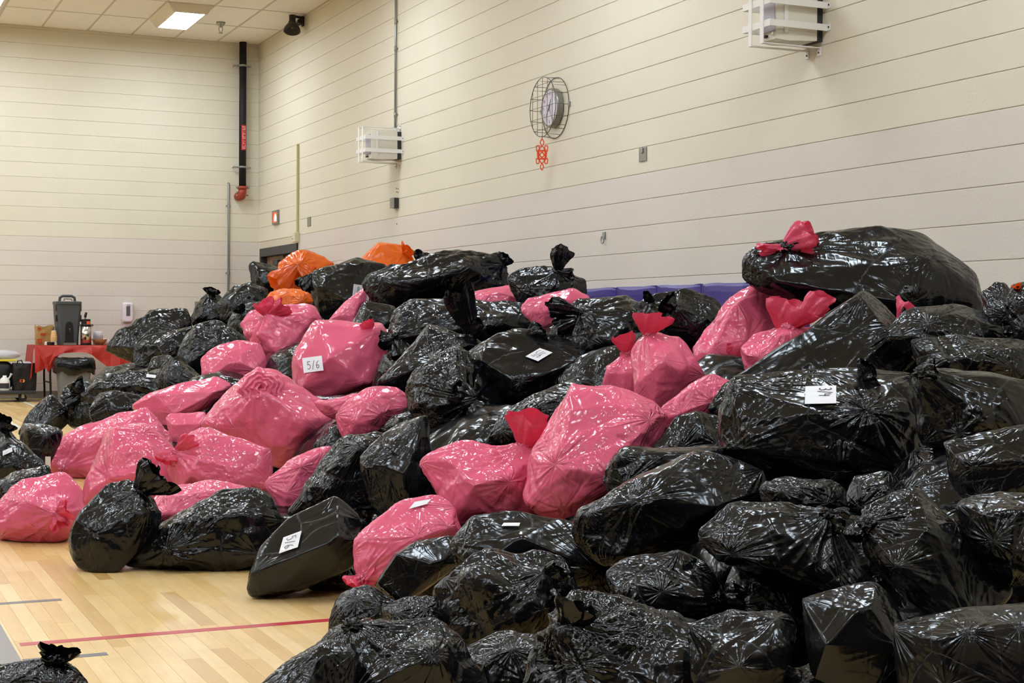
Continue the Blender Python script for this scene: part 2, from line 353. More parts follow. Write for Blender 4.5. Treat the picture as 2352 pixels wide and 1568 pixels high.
# lay-in fluorescent fittings that drop below the grid
first = None
for (i, j) in sorted(lights, reverse=True):
    x, y = _gx0 + i * TW + TW / 2, _gy0 + j * TL + TL / 2
    if x < XL + 0.4 or y < YB + 0.7: continue
    if first is None:
        o = empty('ceiling_light', (x, y, ZC - 0.115), '', 'ceiling light')
        a, l = TW / 2 - 0.005, TL / 2 - 0.005; b, k = 0.185, 0.555
        fr = MB(); fr.rings([[(-a,-l,.115),(a,-l,.115),(a,l,.115),(-a,l,.115)], [(-b-.03,-k-.025,0.0),(b+.03,-k-.025,0.0),(b+.03,k+.025,0.0),(-b-.03,k+.025,0.0)], [(-b,-k,-.002),(b,-k,-.002),(b,k,-.002),(-b,k,-.002)], [(-b,-k,.01),(b,-k,.01),(b,k,.01),(-b,k,.01)]], True, False)
        f1 = fr.build('housing', M['fitting'], o)
        l1 = MB().box((-b, -k, 0.0), (b, k, 0.008)).build('lens', M['lens'], o); first = (f1, l1)
    else:
        o = empty('ceiling_light', (x, y, ZC - 0.115), '', 'ceiling light')
        for q in first: c = q.copy(); link(c, o)
    o['group'] = 'ceiling lights of the hall'
    o['label'] = ('lit rectangular ceiling light nearest the corner with the black pipe' if (i, j) == (0, 0) else
                  'lit ceiling light by the far wall, next after the one by the corner' if (i, j) == (-4, 0) else 'lit rectangular ceiling light further out over the hall')

# maple strip floor: boards along the hall
rnd = random.Random(5); bw = 0.0572; boards = []
for c in range(int((-0.9) / bw), int(3.3 / bw)):
    y = 3.0 + rnd.random()
    while y < YF:
        L = rnd.uniform(0.35, 1.15); e = min(y + L, YF)
        if e - y > 0.05: boards.append((c * bw, y, e))
        y = e
def bkey(b):
    x, y = b[0] + bw / 2, (b[1] + b[2]) / 2; v = np.array([x, y, 0]) - CAM; zc = v @ CF; u = W/2 + F*(v@CR)/zc; w = H/2 - F*(v@CU)/zc
    inside = -60 < u < 780 and w < H + 90 and not (x > 1.75 and y < 12)
    return (0 if inside else 1, zc)
boards.sort(key=bkey)
ub = MB(); ub.rings([[(0,0,-1),(1,0,-1),(1,1,-1),(0,1,-1)], [(0,0,-.18),(1,0,-.18),(1,1,-.18),(0,1,-.18)], [(.007,.0006,0),(.993,.0006,0),(.993,.9994,0),(.007,.9994,0)]])
ume = bpy.data.meshes.new('floor_board'); ume.from_pydata(ub.v, [], ub.f); ume.materials.append(M['wood'])
bf = MB(); tones = []
for k, (x, y, e) in enumerate(boards):
    if k < 300:
        o = bpy.data.objects.new('floor_board', ume); o.location = (x + 0.0002, y, 0); o.scale = (bw - 0.0005, e - y - 0.0006, 0.0034); link(o, floor)
    else:
        bf.add([(x + 0.0002 + vx * (bw - 0.0005), y + vy * (e - y - 0.0006), vz * 0.0034) for vx, vy, vz in ub.v], ub.f); tones += [rnd.random()] * len(ub.v)
o = bf.build('floor_board_field', M['wood'], floor); o['kind'] = 'stuff'
at_ = o.data.attributes.new('tone', 'FLOAT', 'POINT'); at_.data.foreach_set('value', tones)

# court markings painted on the boards
def line(name, lo, hi, m, label=None):
    o = MB().box((lo[0], lo[1], 0.0001), (hi[0], hi[1], 0.0007)).build(name, m, floor)
    if label: o['label'] = label
M['redline'] = mat('red_court_paint', srgb(178, 44, 58), 0.35, 0.4, var=0.08)
M['greyline'] = mat('grey_court_paint', srgb(98, 92, 96), 0.35, 0.4, var=0.06)
M['key'] = mat('grey_key_paint', srgb(122, 116, 114), 0.3, 0.4, var=0.05)
M['whiteline'] = mat('white_court_paint', srgb(216, 214, 200), 0.35, 0.4, var=0.05)
line('court_line', (0.585, 5.175), (3.5, 5.225), M['redline'], 'red court line painted on the boards')
line('court_line', (0.3, 5.96), (0.825, 6.005), M['greyline'], 'short dark grey lane mark')
line('court_line', (0.565, 4.925), (0.825, 4.97), M['greyline'], 'short dark grey lane mark beside the grey key')
line('painted_key', (-3.0, 4.87), (0.562, 10.5), M['key'], 'grey painted free throw lane')
line('court_line', (2.36, 14.5), (2.41, YF - 0.3), M['whiteline'], 'white court line'); line('court_line', (1.75, 10.0), (1.80, YF - 0.3), M['whiteline'], 'white court line')

# ------------------------------------------------------------------ the doorway in the right wall
M['doorwood'] = mat('door_veneer', srgb(140, 116, 88), 0.5, 0.3, var=0.1, nscale=9)
M['corridor'] = mat('corridor_paint', srgb(206, 200, 206), 0.7, 0.2, var=0.02)
fw = 0.07
door = struct(empty('door_1', (XR, (DY0 + DY1) / 2, 0), 'pair of brown doors in a charcoal frame near the hall corner', 'door'))
org = np.array([XR, (DY0 + DY1) / 2, 0])
b = MB(); b.box((XR-.015, DY1-fw, 0), (XR+.14, DY1-.003, DZ-.003)); b.box((XR-.015, DY0+.003, 0), (XR+.14, DY0+fw*.55, DZ-.003)); b.box((XR-.015, DY0+fw*.55, DZ-.12), (XR+.14, DY1-fw, DZ-.003))
b.build('door_frame', M['darkmetal'], door, org)
ym = (DY0 + DY1) / 2 + 0.02
leaf = MB().box((XR+.08, ym+.02, .01), (XR+.125, DY1-fw-.004, DZ-.124)).build('door_leaf', M['doorwood'], door, org)
MB().box((XR+.045, ym+.0, .9), (XR+.08, ym+.05, DZ-.3)).build('door_edge_strip', M['blackpaint'], door, org)
MB().box((XR+.02, ym+.10, DZ-.26), (XR+.079, ym+.36, DZ-.19)).build('door_closer', M['darkmetal'], leaf, org)
lf = MB().box((XR+.15, ym-.05, .01), (XR+1.0, ym-.005, DZ-.13)).build('door_leaf', M['blackpaint'], door, org)
slab('wall_corridor', [((XR+2.0, 14.0, 0), (XR+2.1, YF+6, 3.0)), ((XR+.25, YF+4, 0), (XR+2.0, YF+4.1, 3.0)), ((XR+.25, 13.9, 0), (XR+2.0, 14.0, 3.0)), ((XR+.25, 14, 2.9), (XR+2.0, YF+4, 3.0)), ((XR+.007, 14, -.1), (XR+2.0, YF+4, -0.004))], M['corridor'])
o = empty('ceiling_light', (XR+1.1, 18.6, 2.86), 'lit strip light in the corridor behind the brown doors', 'ceiling light')
MB().box((-.12, -.6, 0), (.12, .6, .04)).build('housing', M['fitting'], o); MB().box((-.1, -.57, -.01), (.1, .57, -.0005)).build('lens', M['lens'], o)
# ================================================================== things on the walls
def wallbox(p0, p1, d0, d1, x=XR):
    """box on the right wall between two wall points, from d0 to d1 in front of it"""
    ys = sorted((p0[1], p1[1])); zs = sorted((p0[2], p1[2])); return (x - d1, ys[0], zs[0]), (x - d0, ys[1], zs[1])
G = 0.0006

# wire-guarded wall units
M['greywin'] = mat('grey_window', srgb(176, 172, 182), 0.25, 0.5, var=0.08)
def guard(y0, zc, lab_cage, lab_unit):
    """white flat-bar cage bolted over a white box; y0 is the end nearer the photographer"""
    wd_, dep = 0.31, 0.43
    o = empty('guard_cage', (XR, y0 + wd_ / 2, zc), lab_cage, 'guard cage', 'guard cages on the long wall'); g0 = np.array([XR, y0 + wd_ / 2, zc])
    t = 0.006
    for zz in (zc + 0.07, zc - 0.07):
        b = MB(); h = 0.021
        b.box((XR-dep, y0, zz-h), (XR-G, y0+t, zz+h)); b.box((XR-dep, y0+wd_-t, zz-h), (XR-G, y0+wd_, zz+h)); b.box((XR-dep-t, y0, zz-h), (XR-dep, y0+wd_, zz+h))
        b.box((XR-t-G, y0-.035, zz-h), (XR-G, y0, zz+h)); b.box((XR-t-G, y0+wd_, zz-h), (XR-G, y0+wd_+.035, zz+h))
        q = b.build('flat_band', M['white'], o, g0)
        bb = MB(); bb.lathe([(0.006, 0), (0.006, 0.004)], 8); v = [(XR - t - G - 0.0005 - z, y0 - 0.018 + x, zz + y_) for x, y_, z in bb.v]
        MB().add(v, bb.f).build('bolt', M['blackpaint'], q, g0)
    for yy in (y0 + 0.085, y0 + 0.215):
        b = MB(); w = 0.018; zt, zb = zc + 0.19, zc - 0.19; x = XR - dep - t
        b.box((x-t, yy-w, zb), (x, yy+w, zt)); b.box((x, yy-w, zb), (XR-G, yy+w, zb+t)); b.box((x, yy-w, zt-t), (XR-G, yy+w, zt))
        b.box((XR-t-G, yy-w, zb-.045), (XR-G, yy+w, zb)); b.box((XR-t-G, yy-w, zt), (XR-G, yy+w, zt+.045))
        q = b.build('flat_hoop', M['white'], o, g0)
        bb = MB(); bb.lathe([(0.006, 0), (0.006, 0.004)], 8)
        for zz in (zb - 0.025, zt + 0.025):
            MB().add([(XR - t - G - 0.0005 - z, yy + x_, zz + y_) for x_, y_, z in bb.v], bb.f).build('bolt', M['blackpaint'], q, g0)
    u = empty('wall_unit', (XR, y0 + wd_ / 2, zc), lab_unit, 'wall unit', 'boxed units inside the guard cages')
    ya, yb = y0 + 0.045, y0 + 0.245
    MB().box((XR-.05, ya+.01, zc-.15), (XR-G, yb-.01, zc+.15)).build('back_box', M['darkmetal'], u, g0)
    b = MB(); z0, z1 = zc - .165, zc + .165
    b.rings([[(XR-.05, ya, z0+.015), (XR-.05, yb, z0+.015), (XR-.05, yb, z1), (XR-.05, ya, z1)],
             [(XR-.26, ya, z0), (XR-.26, yb, z0), (XR-.26, yb, z1), (XR-.26, ya, z1)],
             [(XR-.35, ya+.012, z0+.01), (XR-.35, yb-.012, z0+.01), (XR-.35, yb-.012, z1-.015), (XR-.35, ya+.012, z1-.015)]])
    body = b.build('housing', M['offwhite'], u, g0)
    MB().box((XR-.358, ya+.025, z0+.06), (XR-.3505, yb-.025, z1-.055)).build('front_window', M['greywin'], u, g0)
    MB().box((XR-.30, ya-.004, z0+.05), (XR-.27, ya-.0003, z1-.02)).build('seam_strip', M['white'], body, g0)
    MB().box((XR-.372, ya+.10, z0+.03), (XR-.3505, ya+.14, z0+.042)).build('latch', M['blackpaint'], u, g0)
    bb = MB(); bb.lathe([(0.012, 0), (0.012, .006), (.006, .01)], 10)
    MB().add([(XR - .3505 - z, ya + .045 + x_, z0 + .045 + y_) for x_, y_, z in bb.v], bb.f).build('screw_knob', M['white'], u, g0)
c2 = on_wall(1905, 37); c1 = on_wall(927, 325)
guard(c2[1] + .015, c2[2], 'white flat-bar guard cage with no conduit above it', 'white box inside the cage that has no conduit above')
guard(c1[1] + .015, c2[2], 'white flat-bar guard cage under the tall grey conduit', 'white box inside the cage under the tall conduit')

# conduits on the long wall
p = on_wall(912, 289); yy = p[1]
b = MB().tube([(XR-.022, yy, p[2] - 0.02), (XR-.022, yy, ZC - .006)], 0.0125, 10)
o = empty('conduit', (XR, yy, p[2]), 'thin grey steel conduit rising from a guard cage to the ceiling', 'conduit'); o0 = np.array([XR, yy, p[2]])
b.build('pipe', M['galv'], o, o0, True)
for zz in (p[2] + .12, p[2] + .85, p[2] + 1.15, ZC - .35):
    MB().tube([(XR-.022, yy, zz - .03), (XR-.022, yy, zz + .03)], 0.0165, 10).build('coupling', M['galv'], o, o0, True)
    MB().box((XR-.012, yy-.03, zz-.008), (XR-G, yy+.03, zz+.008)).build('strap', M['galv'], o, o0)
M['raceway'] = mat('tan_raceway', srgb(196, 186, 140), 0.5, 0.3, var=0.05)
pt, pb = on_wall(687, 331), on_wall(683.5, 534)
o = empty('cable_raceway', (XR, pt[1], pb[2]), 'tan surface raceway with a junction box above the brown doors', 'raceway'); o0 = np.array([XR, pt[1], pb[2]])
MB().rbox((XR-.035, pt[1]-.016, pb[2]), (XR-G, pt[1]+.016, pt[2]), .004).build('channel', M['raceway'], o, o0)
q0, q1 = on_wall(677, 553), on_wall(687, 532); lo, hi = wallbox(q0, q1, G, .07)
jb = MB().rbox((lo[0], pt[1]-.05, DZ+.006), (hi[0], pt[1]+.09, pb[2]-.001), .006).build('junction_box', mat('cream_box', srgb(212, 205, 176), 0.5, 0.3, var=0.03), o, o0)
MB().tube([(XR-.071, pt[1]+.05, DZ+.05), (XR-.075, pt[1]+.05, DZ+.05)], .009, 10).build('indicator', mat('red_dot', srgb(150, 50, 40), 0.4), jb, o0)

# wall plates, box, ring hook
lo, hi = wallbox(on_wall(707.5, 499), on_wall(714.5, 519), G, .012)
tag(MB().rbox(lo, hi, .003).build('cover_plate', M['steelgrey'], None, np.array([XR, lo[1], lo[2]])), 'small grey blank wall plate right of the tan raceway', 'wall plate')
lo, hi = wallbox(on_wall(907.5, 479), on_wall(916.5, 454), G, .055)
o = empty('electrical_box', (XR, lo[1], lo[2]), 'grey metal electrical box on the wall below a guard cage', 'electrical box'); o0 = np.array([XR, lo[1], lo[2]])
MB().rbox(lo, hi, .005).build('box_body', M['darkmetal'], o, o0); MB().rbox((lo[0]-.006, lo[1]-.002, lo[2]-.002), (lo[0]-.0005, hi[1]+.002, hi[2]+.002), .002).build('cover', M['steelgrey'], o, o0)
for px, py in ((911, 433), (915, 433.5), (911, 441), (914.5, 441.5), (912, 514)):
    q = on_wall(px, py)
    tag(MB().tube([(XR-.004, q[1], q[2]), (XR-G, q[1], q[2])], .008, 8).build('wall_plug', M['darkmetal'], None, np.array([XR, q[1], q[2]])), 'tiny dark screw plug in the wall by the grey electrical box', 'wall plug', 'screw plugs by the electrical box')
lo, hi = wallbox(on_wall(1469, 372), on_wall(1486.5, 337), G, .008)
o = empty('switch_plate', (XR, lo[1], lo[2]), 'brushed steel switch plate on the wall right of the clock', 'switch plate'); o0 = np.array([XR, lo[1], lo[2]])
MB().rbox(lo, hi, .002).build('plate', M['steelgrey'], o, o0)
ym, zm = (lo[1]+hi[1])/2, (lo[2]+hi[2])/2
MB().rbox((lo[0]-.008, ym-.012, zm+.01), (lo[0]-.0004, ym+.016, zm+.05), .002).build('switch', M['galv'], o, o0)
for dz in (.055, -.055): MB().tube([(lo[0]-.003, ym, zm+dz), (lo[0]-.0003, ym, zm+dz)], .004, 8).build('screw', M['darkmetal'], o, o0)
q = on_wall(1389, 541)
o = empty('ring_hook', (XR, q[1], q[2]), 'small steel ring hook on the bare wall above the blue mat', 'hook'); o0 = np.array([XR, q[1], q[2]])
MB().rbox((XR-.012, q[1]-.022, q[2]-.03), (XR-G, q[1]+.022, q[2]+.03), .003).build('plate', M['galv'], o, o0)
MB().tube([(XR-.022, q[1]+.024*math.cos(a), q[2]-.035+.03*math.sin(a)) for a in np.linspace(0, 2*PI, 20, endpoint=False)], .0045, 6, True).build('ring', M['galv'], o, o0, True)

# small framed board behind the heap
lo, hi = wallbox(on_wall(775, 640), on_wall(830, 601), G, .03)
o = empty('wall_board', (XR, lo[1], lo[2]), 'reddish brown board edge on the wall behind the orange bags', 'board'); o0 = np.array([XR, lo[1], lo[2]])
MB().box(lo, hi).build('panel', mat('redbrown_board', srgb(140, 78, 58), 0.6, 0.3, var=0.1), o, o0)
MB().box((lo[0]-.004, lo[1], hi[2]), (hi[0], hi[1], hi[2]+.012)).build('top_edge', M['offwhite'], o, o0)

# exit sign
a0, a1 = on_wall(630, 516), on_wall(642.5, 482); lo, hi = wallbox(a0, a1, G, .035)
o = empty('exit_sign', (XR, lo[1], lo[2]), 'small lit red sign in a grey frame above the brown doors', 'exit sign'); o0 = np.array([XR, lo[1], lo[2]])
b = MB(); e = .026
b.box((lo[0], lo[1], lo[2]), (hi[0], hi[1], lo[2]+e)); b.box((lo[0], lo[1], hi[2]-e), (hi[0], hi[1], hi[2])); b.box((lo[0], lo[1], lo[2]+e), (hi[0], lo[1]+e, hi[2]-e)); b.box((lo[0], hi[1]-e, lo[2]+e), (hi[0], hi[1], hi[2]-e))
b.build('frame', M['steelgrey'], o, o0)
MB().box((lo[0]+.008, lo[1]+e, lo[2]+e), (hi[0], hi[1]-e, hi[2]-e)).build('lit_panel', mat('red_glow', (1.0, 0.05, 0.02, 1), 0.4, emit=1.1), o, o0)
cy, cz = (lo[1]+hi[1])/2 - .01, (lo[2]+hi[2])/2 - .01; x = lo[0] + .0065; w, h = (hi[1]-lo[1])*.17, (hi[2]-lo[2])*.30
MB().rings([[(x+d, cy+w*u, cz+h*v) for u, v in ((-1,-.75),(1,-.75),(1.15,.1),(.35,.95),(-.1,1.1),(-.5,.8),(-1.1,.1))] for d in (.001, 0)]).build('lit_arrow', mat('arrow_glow', (1.0, 0.62, 0.34, 1), 0.4, emit=3.2), o, o0)

# clock in a wire guard
q = on_wall(1277, 248); cy, cz = q[1], q[2]; R = .262
o = empty('wall_clock', (XR, cy, cz), 'round wall clock with a pale face inside a wire guard', 'clock'); o0 = np.array([XR, cy, cz])
def disc(prof, n=40, zo=0.0):
    bb = MB(); bb.lathe(prof, n); return [(XR - z, cy + x_, cz + zo + y_) for x_, y_, z in bb.v], bb.f
MB().add(*disc([(.12, G), (.155, .006), (.168, .012), (.168, .058), (.163, .066), (.154, .067), (.152, .060)])).build('case', M['steelgrey'], o, o0, False)
M['clockface'] = mat('clock_face', srgb(214, 208, 222), 0.35, 0.4, var=0.02)
fc = MB().add(*disc([(.001, .0603), (.1515, .0603), (.1515, .0622), (.001, .0622)])).build('dial', M['clockface'], o, o0)
def text_mesh(s, size, name):
    cu = bpy.data.curves.new(name, 'FONT'); cu.body = s; cu.size = size; cu.align_x = 'CENTER'; cu.align_y = 'CENTER'; cu.extrude = 0.0006; cu.resolution_u = 2
    ob = bpy.data.objects.new(name, cu); COL.objects.link(ob); bpy.context.view_layer.update()
    me = bpy.data.meshes.new_from_object(ob.evaluated_get(bpy.context.evaluated_depsgraph_get()))
    v = [tuple(q_.co) for q_ in me.vertices]; f = [tuple(p_.vertices) for p_ in me.polygons]
    bpy.data.objects.remove(ob); bpy.data.curves.remove(cu); bpy.data.meshes.remove(me); return v, f
M['numeral'] = mat('numeral_red', srgb(168, 120, 128), 0.5)
for k in range(1, 13):
    v, f = text_mesh(str(k), .042, 'numeral'); a = PI / 2 - k * PI / 6
    MB().add([(XR - .0636 - z, cy - (x_ + .122 * math.cos(a)), cz + y_ + .122 * math.sin(a)) for x_, y_, z in v], f).build('numeral', M['numeral'], fc, o0)
for ang, L, w in ((math.radians(62), .075, .006), (math.radians(-128), .11, .0045), (math.radians(-60), .12, .002)):
    d = np.array([0, -math.cos(ang), math.sin(ang)]); n = np.array([0, math.sin(ang), math.cos(ang)]); c = np.array([XR - .068, cy, cz])
    MB().rings([[c - d*.025 - n*w, c - d*.025 + n*w, c + d*L + n*w*.5, c + d*L - n*w*.5], [c - d*.025 - n*w + [-.0015,0,0], c - d*.025 + n*w + [-.0015,0,0], c + d*L + n*w*.5 + [-.0015,0,0], c + d*L - n*w*.5 + [-.0015,0,0]]]).build('hand', M['blackpaint'], o, o0)
M['wire'] = mat('wire_steel', srgb(92, 92, 84), 0.4, 0.5, metal=0.4)
gd = empty('clock_guard', (XR, cy, cz), 'round wire guard standing off the wall around the clock', 'wire guard'); dep = .128; wr = .0024
Rw, Rf = R, R * .98
MB().tube([(XR-.006, cy+Rw*math.cos(a), cz+Rw*math.sin(a)) for a in np.linspace(0, 2*PI, 40, endpoint=False)], .0034, 6, True).build('wall_ring', M['wire'], gd, o0, True)
MB().tube([(XR-dep, cy+Rf*math.cos(a), cz+Rf*math.sin(a)) for a in np.linspace(0, 2*PI, 40, endpoint=False)], .0034, 6, True).build('front_ring', M['wire'], gd, o0, True)
for t in (-.76, -.38, 0, .38, .76):
    s = math.sqrt(1 - t * t)
    MB().tube([(XR-.006, cy+Rw*t, cz+Rw*s), (XR-dep-.003, cy+Rf*t, cz+Rf*s), (XR-dep-.003, cy+Rf*t, cz-Rf*s), (XR-.006, cy+Rw*t, cz-Rw*s)], wr, 5).build('wire', M['wire'], gd, o0)
    MB().tube([(XR-.006, cy+Rw*s, cz+Rw*t), (XR-dep-.007, cy+Rf*s, cz+Rf*t), (XR-dep-.007, cy-Rf*s, cz+Rf*t), (XR-.006, cy-Rw*s, cz+Rw*t)], wr, 5).build('wire', M['wire'], gd, o0)
for s in (-1, 1): MB().box((XR-.016, cy+s*(R+.012)-.014, cz-.02), (XR-G, cy+s*(R+.012)+.014, cz+.02)).build('bracket', M['galv'], gd, o0)

# red felt ornament that hangs from the guard
M['felt'] = mat('red_felt', srgb(232, 84, 48), 0.8, 0.2, var=0.05)
on = empty('hanging_ornament', (XR - dep, cy, cz - R - .27), 'red cut-out felt ornament hanging below the wire clock guard', 'ornament'); on0 = np.array([XR - dep, cy, cz - R - .27])
zt = cz - Rf - .012
def loop(pts, name, r=.0050):
    pts = [tuple(np.array(pts[i]) * (1 - t_) + np.array(pts[(i + 1) % len(pts)]) * t_) for i in range(len(pts)) for t_ in (.08, .3, .6, .92)]
    MB().tube([np.array([XR - dep - .004, cy, zt]) + _rh * u * 1.08 + np.array([0, 0, 1.06 * v]) for u, v in pts], r, 6, True).build(name, M['felt'], on, on0)
def dia(u, v, a, c, lean=0): return [(u + lean, v + c), (u + a, v), (u - lean, v - c), (u - a, v)]
loop(dia(0, -.035, .016, .034), 'top_loop'); loop(dia(0, -.232, .014, .032), 'bottom_loop')
for su in (-1, 1):
    for vv in (-.085, -.185): loop([(su*.022, vv+.024), (su*.046, vv+.022 if vv > -.1 else vv+.018), (su*.043, vv-.022), (su*.024, vv-.02)], 'corner_loop')
for vv, rr in ((-.135, .031),): loop([(rr*math.cos(a), vv+rr*1.15*math.sin(a)) for a in np.linspace(0, 2*PI, 18, endpoint=False)], 'ring')
loop([(.016*math.cos(a), -.135+.018*math.sin(a)) for a in np.linspace(0, 2*PI, 12, endpoint=False)], 'ring')
for vv in (-.088, -.182): loop(dia(0, vv, .022, .026), 'petal')
for su in (-1, 1): loop([(su*.03, -.09), (su*.036, -.12), (su*.034, -.15), (su*.03, -.18), (su*.024, -.135)], 'side_band')
MB().tube([(XR - dep - .003, cy, cz - Rf + .02), (XR - dep - .004, cy, zt - .002)], .003, 5).build('string', mat('dark_red_string', srgb(110, 24, 22), 0.7), on, on0)

# horn loudspeaker under the ceiling
pw = on_wall(697, 45)
o = empty('loudspeaker', (XR, pw[1], pw[2]), 'black horn loudspeaker on a bracket high under the ceiling', 'loudspeaker'); o0 = np.array([XR, pw[1], pw[2]])
MB().box((XR-.02, pw[1]-.04, pw[2]-.09), (XR-G, pw[1]+.04, pw[2]+.07)).build('wall_plate', M['blackpaint'], o, o0)
MB().tube([(XR-.02, pw[1], pw[2]+.02), (XR-.10, pw[1], pw[2]+.03), (XR-.14, pw[1]-.02, pw[2]+.02)], .018, 8).build('arm', M['blackpaint'], o, o0)
MB().tube([(XR-.055, pw[1]-.03, pw[2]-.03), (XR-.055, pw[1]+.03, pw[2]-.05)], .035, 10).build('swivel', M['blackpaint'], o, o0)
ax = np.array([-.10, -.28, -.75]); ax /= np.linalg.norm(ax); s0 = np.array([XR - .155, pw[1] - .02, pw[2] + .06])
u = np.cross(ax, [0, 1, 0]); u /= np.linalg.norm(u); w_ = np.cross(ax, u)
prof = [(.0, .02), (.035, .0), (.045, .03), (.042, .10), (.055, .15), (.082, .19), (.106, .235), (.112, .265), (.106, .27), (.09, .245), (.05, .20), (.02, .19)]
MB().rings([[s0 + ax * z + (u * math.cos(a) + w_ * math.sin(a)) * max(r, .001) for a in np.linspace(0, 2*PI, 20, endpoint=False)] for r, z in prof]).build('horn', mat('horn_black', srgb(42, 36, 32), 0.5, 0.4, var=0.1), o, o0, True)
MB().tube([s0 + ax * .19, s0 + ax * .225], [.022, .012], 10).build('phase_plug', mat('brass_tip', srgb(150, 112, 80), 0.4), o, o0)

# blue folding mats hung along the wall
M['mat'] = mat('blue_vinyl', srgb(62, 50, 128), 0.38, 0.45, var=0.06, bump=0.25, bscale=14)
m0 = on_wall(1425, 660); zt = on_wall(1560, 655)[2]
for k in range(-8, 10):
    y0 = m0[1] - .64 * k; y1 = y0 + .64
    if y0 > 19 or y0 < 7.5: continue
    b = MB(); n = 8; rows = []
    for (z, bul) in ((.15, 0), (.2, .012), (.7, .02), (zt-.06, .02), (zt-.02, .016), (zt, 0.0)):
        ring = []
        for i in range(n + 1):
            t = i / n; ring.append((XR - G - .035 - bul * (math.sin(PI * t) ** .35 if 0 < t < 1 else 0), y0 + .004 + (y1 - y0 - .008) * t, z + (.006 * math.sin(t * 7 + k) if z > 1 else 0)))
        rows.append(ring + [(XR - G, y1 - .004, z), (XR - G, y0 + .004, z)])
    b.rings(rows)
    tag(b.build('wall_mat', M['mat'], None, np.array([XR, (y0+y1)/2, .15]), False), 'panel of blue vinyl padding on the wall behind the bags', 'wall mat', 'blue wall mats in a row')

# ------------------------------------------------------------------ far wall: sprinkler riser
pt, pb = on_far(559, 101), on_far(556, 430); xc = (pt[0] + pb[0]) / 2; r = .052; yc = YF - .13
sc_ = yc / YF
xc = on_far(557.5, 270, yc)[0]; zb = on_far(556, 431, yc)[2]
o = empty('sprinkler_riser', (xc, yc, zb), 'thick black sprinkler pipe running down the corner with a red end', 'pipe'); o0 = np.array([xc, yc, zb])
M['pipe'] = mat('black_pipe_wrap', srgb(24, 25, 28), 0.55, 0.3, var=0.15, bump=0.5, bscale=30)
MB().tube([(xc, yc, zb + .0), (xc, yc, ZC - .006)], r, 20).build('pipe', M['pipe'], o, o0, True)
for py in (151, 384):
    z = on_far(559, py, yc)[2]
    MB().tube([(xc, yc, z - .014), (xc, yc, z + .014)], r + .006, 20).build('clamp_band', M['galv'], o, o0, True)
    MB().box((xc - .13, yc + r * .6, z - .012), (xc + .13, yc + r * .6 + .012, z + .012)).build('clamp_bar', M['galv'], o, o0)
    for s in (-1, 1): MB().tube([(xc + s * .115, yc + r, z), (xc + s * .115, YF - G, z)], .007, 6).build('standoff_rod', M['galv'], o, o0)
M['redcast'] = mat('red_casting', srgb(158, 62, 42), 0.45, 0.4, var=0.1)
MB().tube([(xc, yc, zb + .02), (xc, yc, zb - .02)], r + .018, 18).build('coupling', M['redcast'], o, o0, True)
MB().tube([(xc, yc, zb - .02), (xc - .003, yc, zb - .06), (xc - .015, yc + .02, zb - .11), (xc - .03, yc + .08, zb - .12), (xc - .03, YF - G, zb - .12)], [r + .004, r + .006, r + .016, r + .016, r + .012], 18).build('elbow', M['redcast'], o, o0, True)
for s in (-1, 1): MB().tube([(xc + s * .068, yc - .015, zb), (xc + s * .095, yc - .015, zb)], .014, 8).build('bolt', M['galv'], o, o0)
for q in ((-.085, -.07), (-.09, -.115), (.06, -.11)): MB().tube([(xc + q[0], yc + .01, zb + q[1]), (xc + q[0] + .02, yc - .01, zb + q[1])], .012, 8).build('bolt', M['galv'], o, o0)
zt_, zb_ = on_far(558, 288, yc)[2], on_far(557, 345, yc)[2]
b = MB(); n = 9
def arc(k, rr, off=0.0): a = -PI / 2 + .12 + (k / (n - 1) - .5) * 1.35 + off; return (xc + rr * math.cos(a), yc + rr * math.sin(a))
b.rings([[arc(k, r + .002) + (z,) for k in range(n)] + [arc(n - 1 - k, r + .0005) + (z,) for k in range(n)] for z in (zb_, zt_)])
lb = b.build('pipe_marker', mat('red_label', srgb(190, 38, 42), 0.45, 0.4), o, o0)
v, f = text_mesh('SPRINKLER WATER', .062, 'lettering'); mx = max(abs(q_[0]) for q_ in v); L = (zt_ - zb_) * .46
v = [(x_ * L / mx, y_, z) for x_, y_, z in v]; am = -PI / 2 + .12
MB().add([(xc + (r + .003 + z * .3) * math.cos(am + y_ / r), yc + (r + .003 + z * .3) * math.sin(am + y_ / r), (zt_ + zb_) / 2 - x_) for x_, y_, z in v], f).build('lettering', M['white'], lb, o0)

# steel conduit on the far wall
pt = on_far(524, 421)
o = empty('wall_conduit', (pt[0], YF, 0.3), 'thin galvanised conduit on the far wall beside the red pipe end', 'conduit'); o0 = np.array([pt[0], YF, .3])
MB().tube([(pt[0], YF - G, pt[2]), (pt[0], YF - .02, pt[2] - .005), (pt[0], YF - .03, pt[2] - .03), (pt[0], YF - .03, .3)], .0155, 10).build('pipe', M['galv'], o, o0, True)
for z in (pt[2] - .33, pt[2] - 1.3):
    MB().box((pt[0] - .035, YF - .012, z - .01), (pt[0] + .035, YF - G, z + .01)).build('strap', M['galv'], o, o0); MB().tube([(pt[0], YF - .03, z - .03), (pt[0], YF - .03, z + .03)], .02, 10).build('coupling', M['galv'], o, o0)
pl = on_far(452, 700)
tag(MB().rbox((pl[0]-.03, YF-.02, pl[2]-.05), (pl[0]+.03, YF-G, pl[2]+.05), .004).build('outlet_box', M['steelgrey'], None, np.array([pl[0], YF, pl[2]])), 'small grey outlet box on the far wall behind the black bags', 'outlet box')

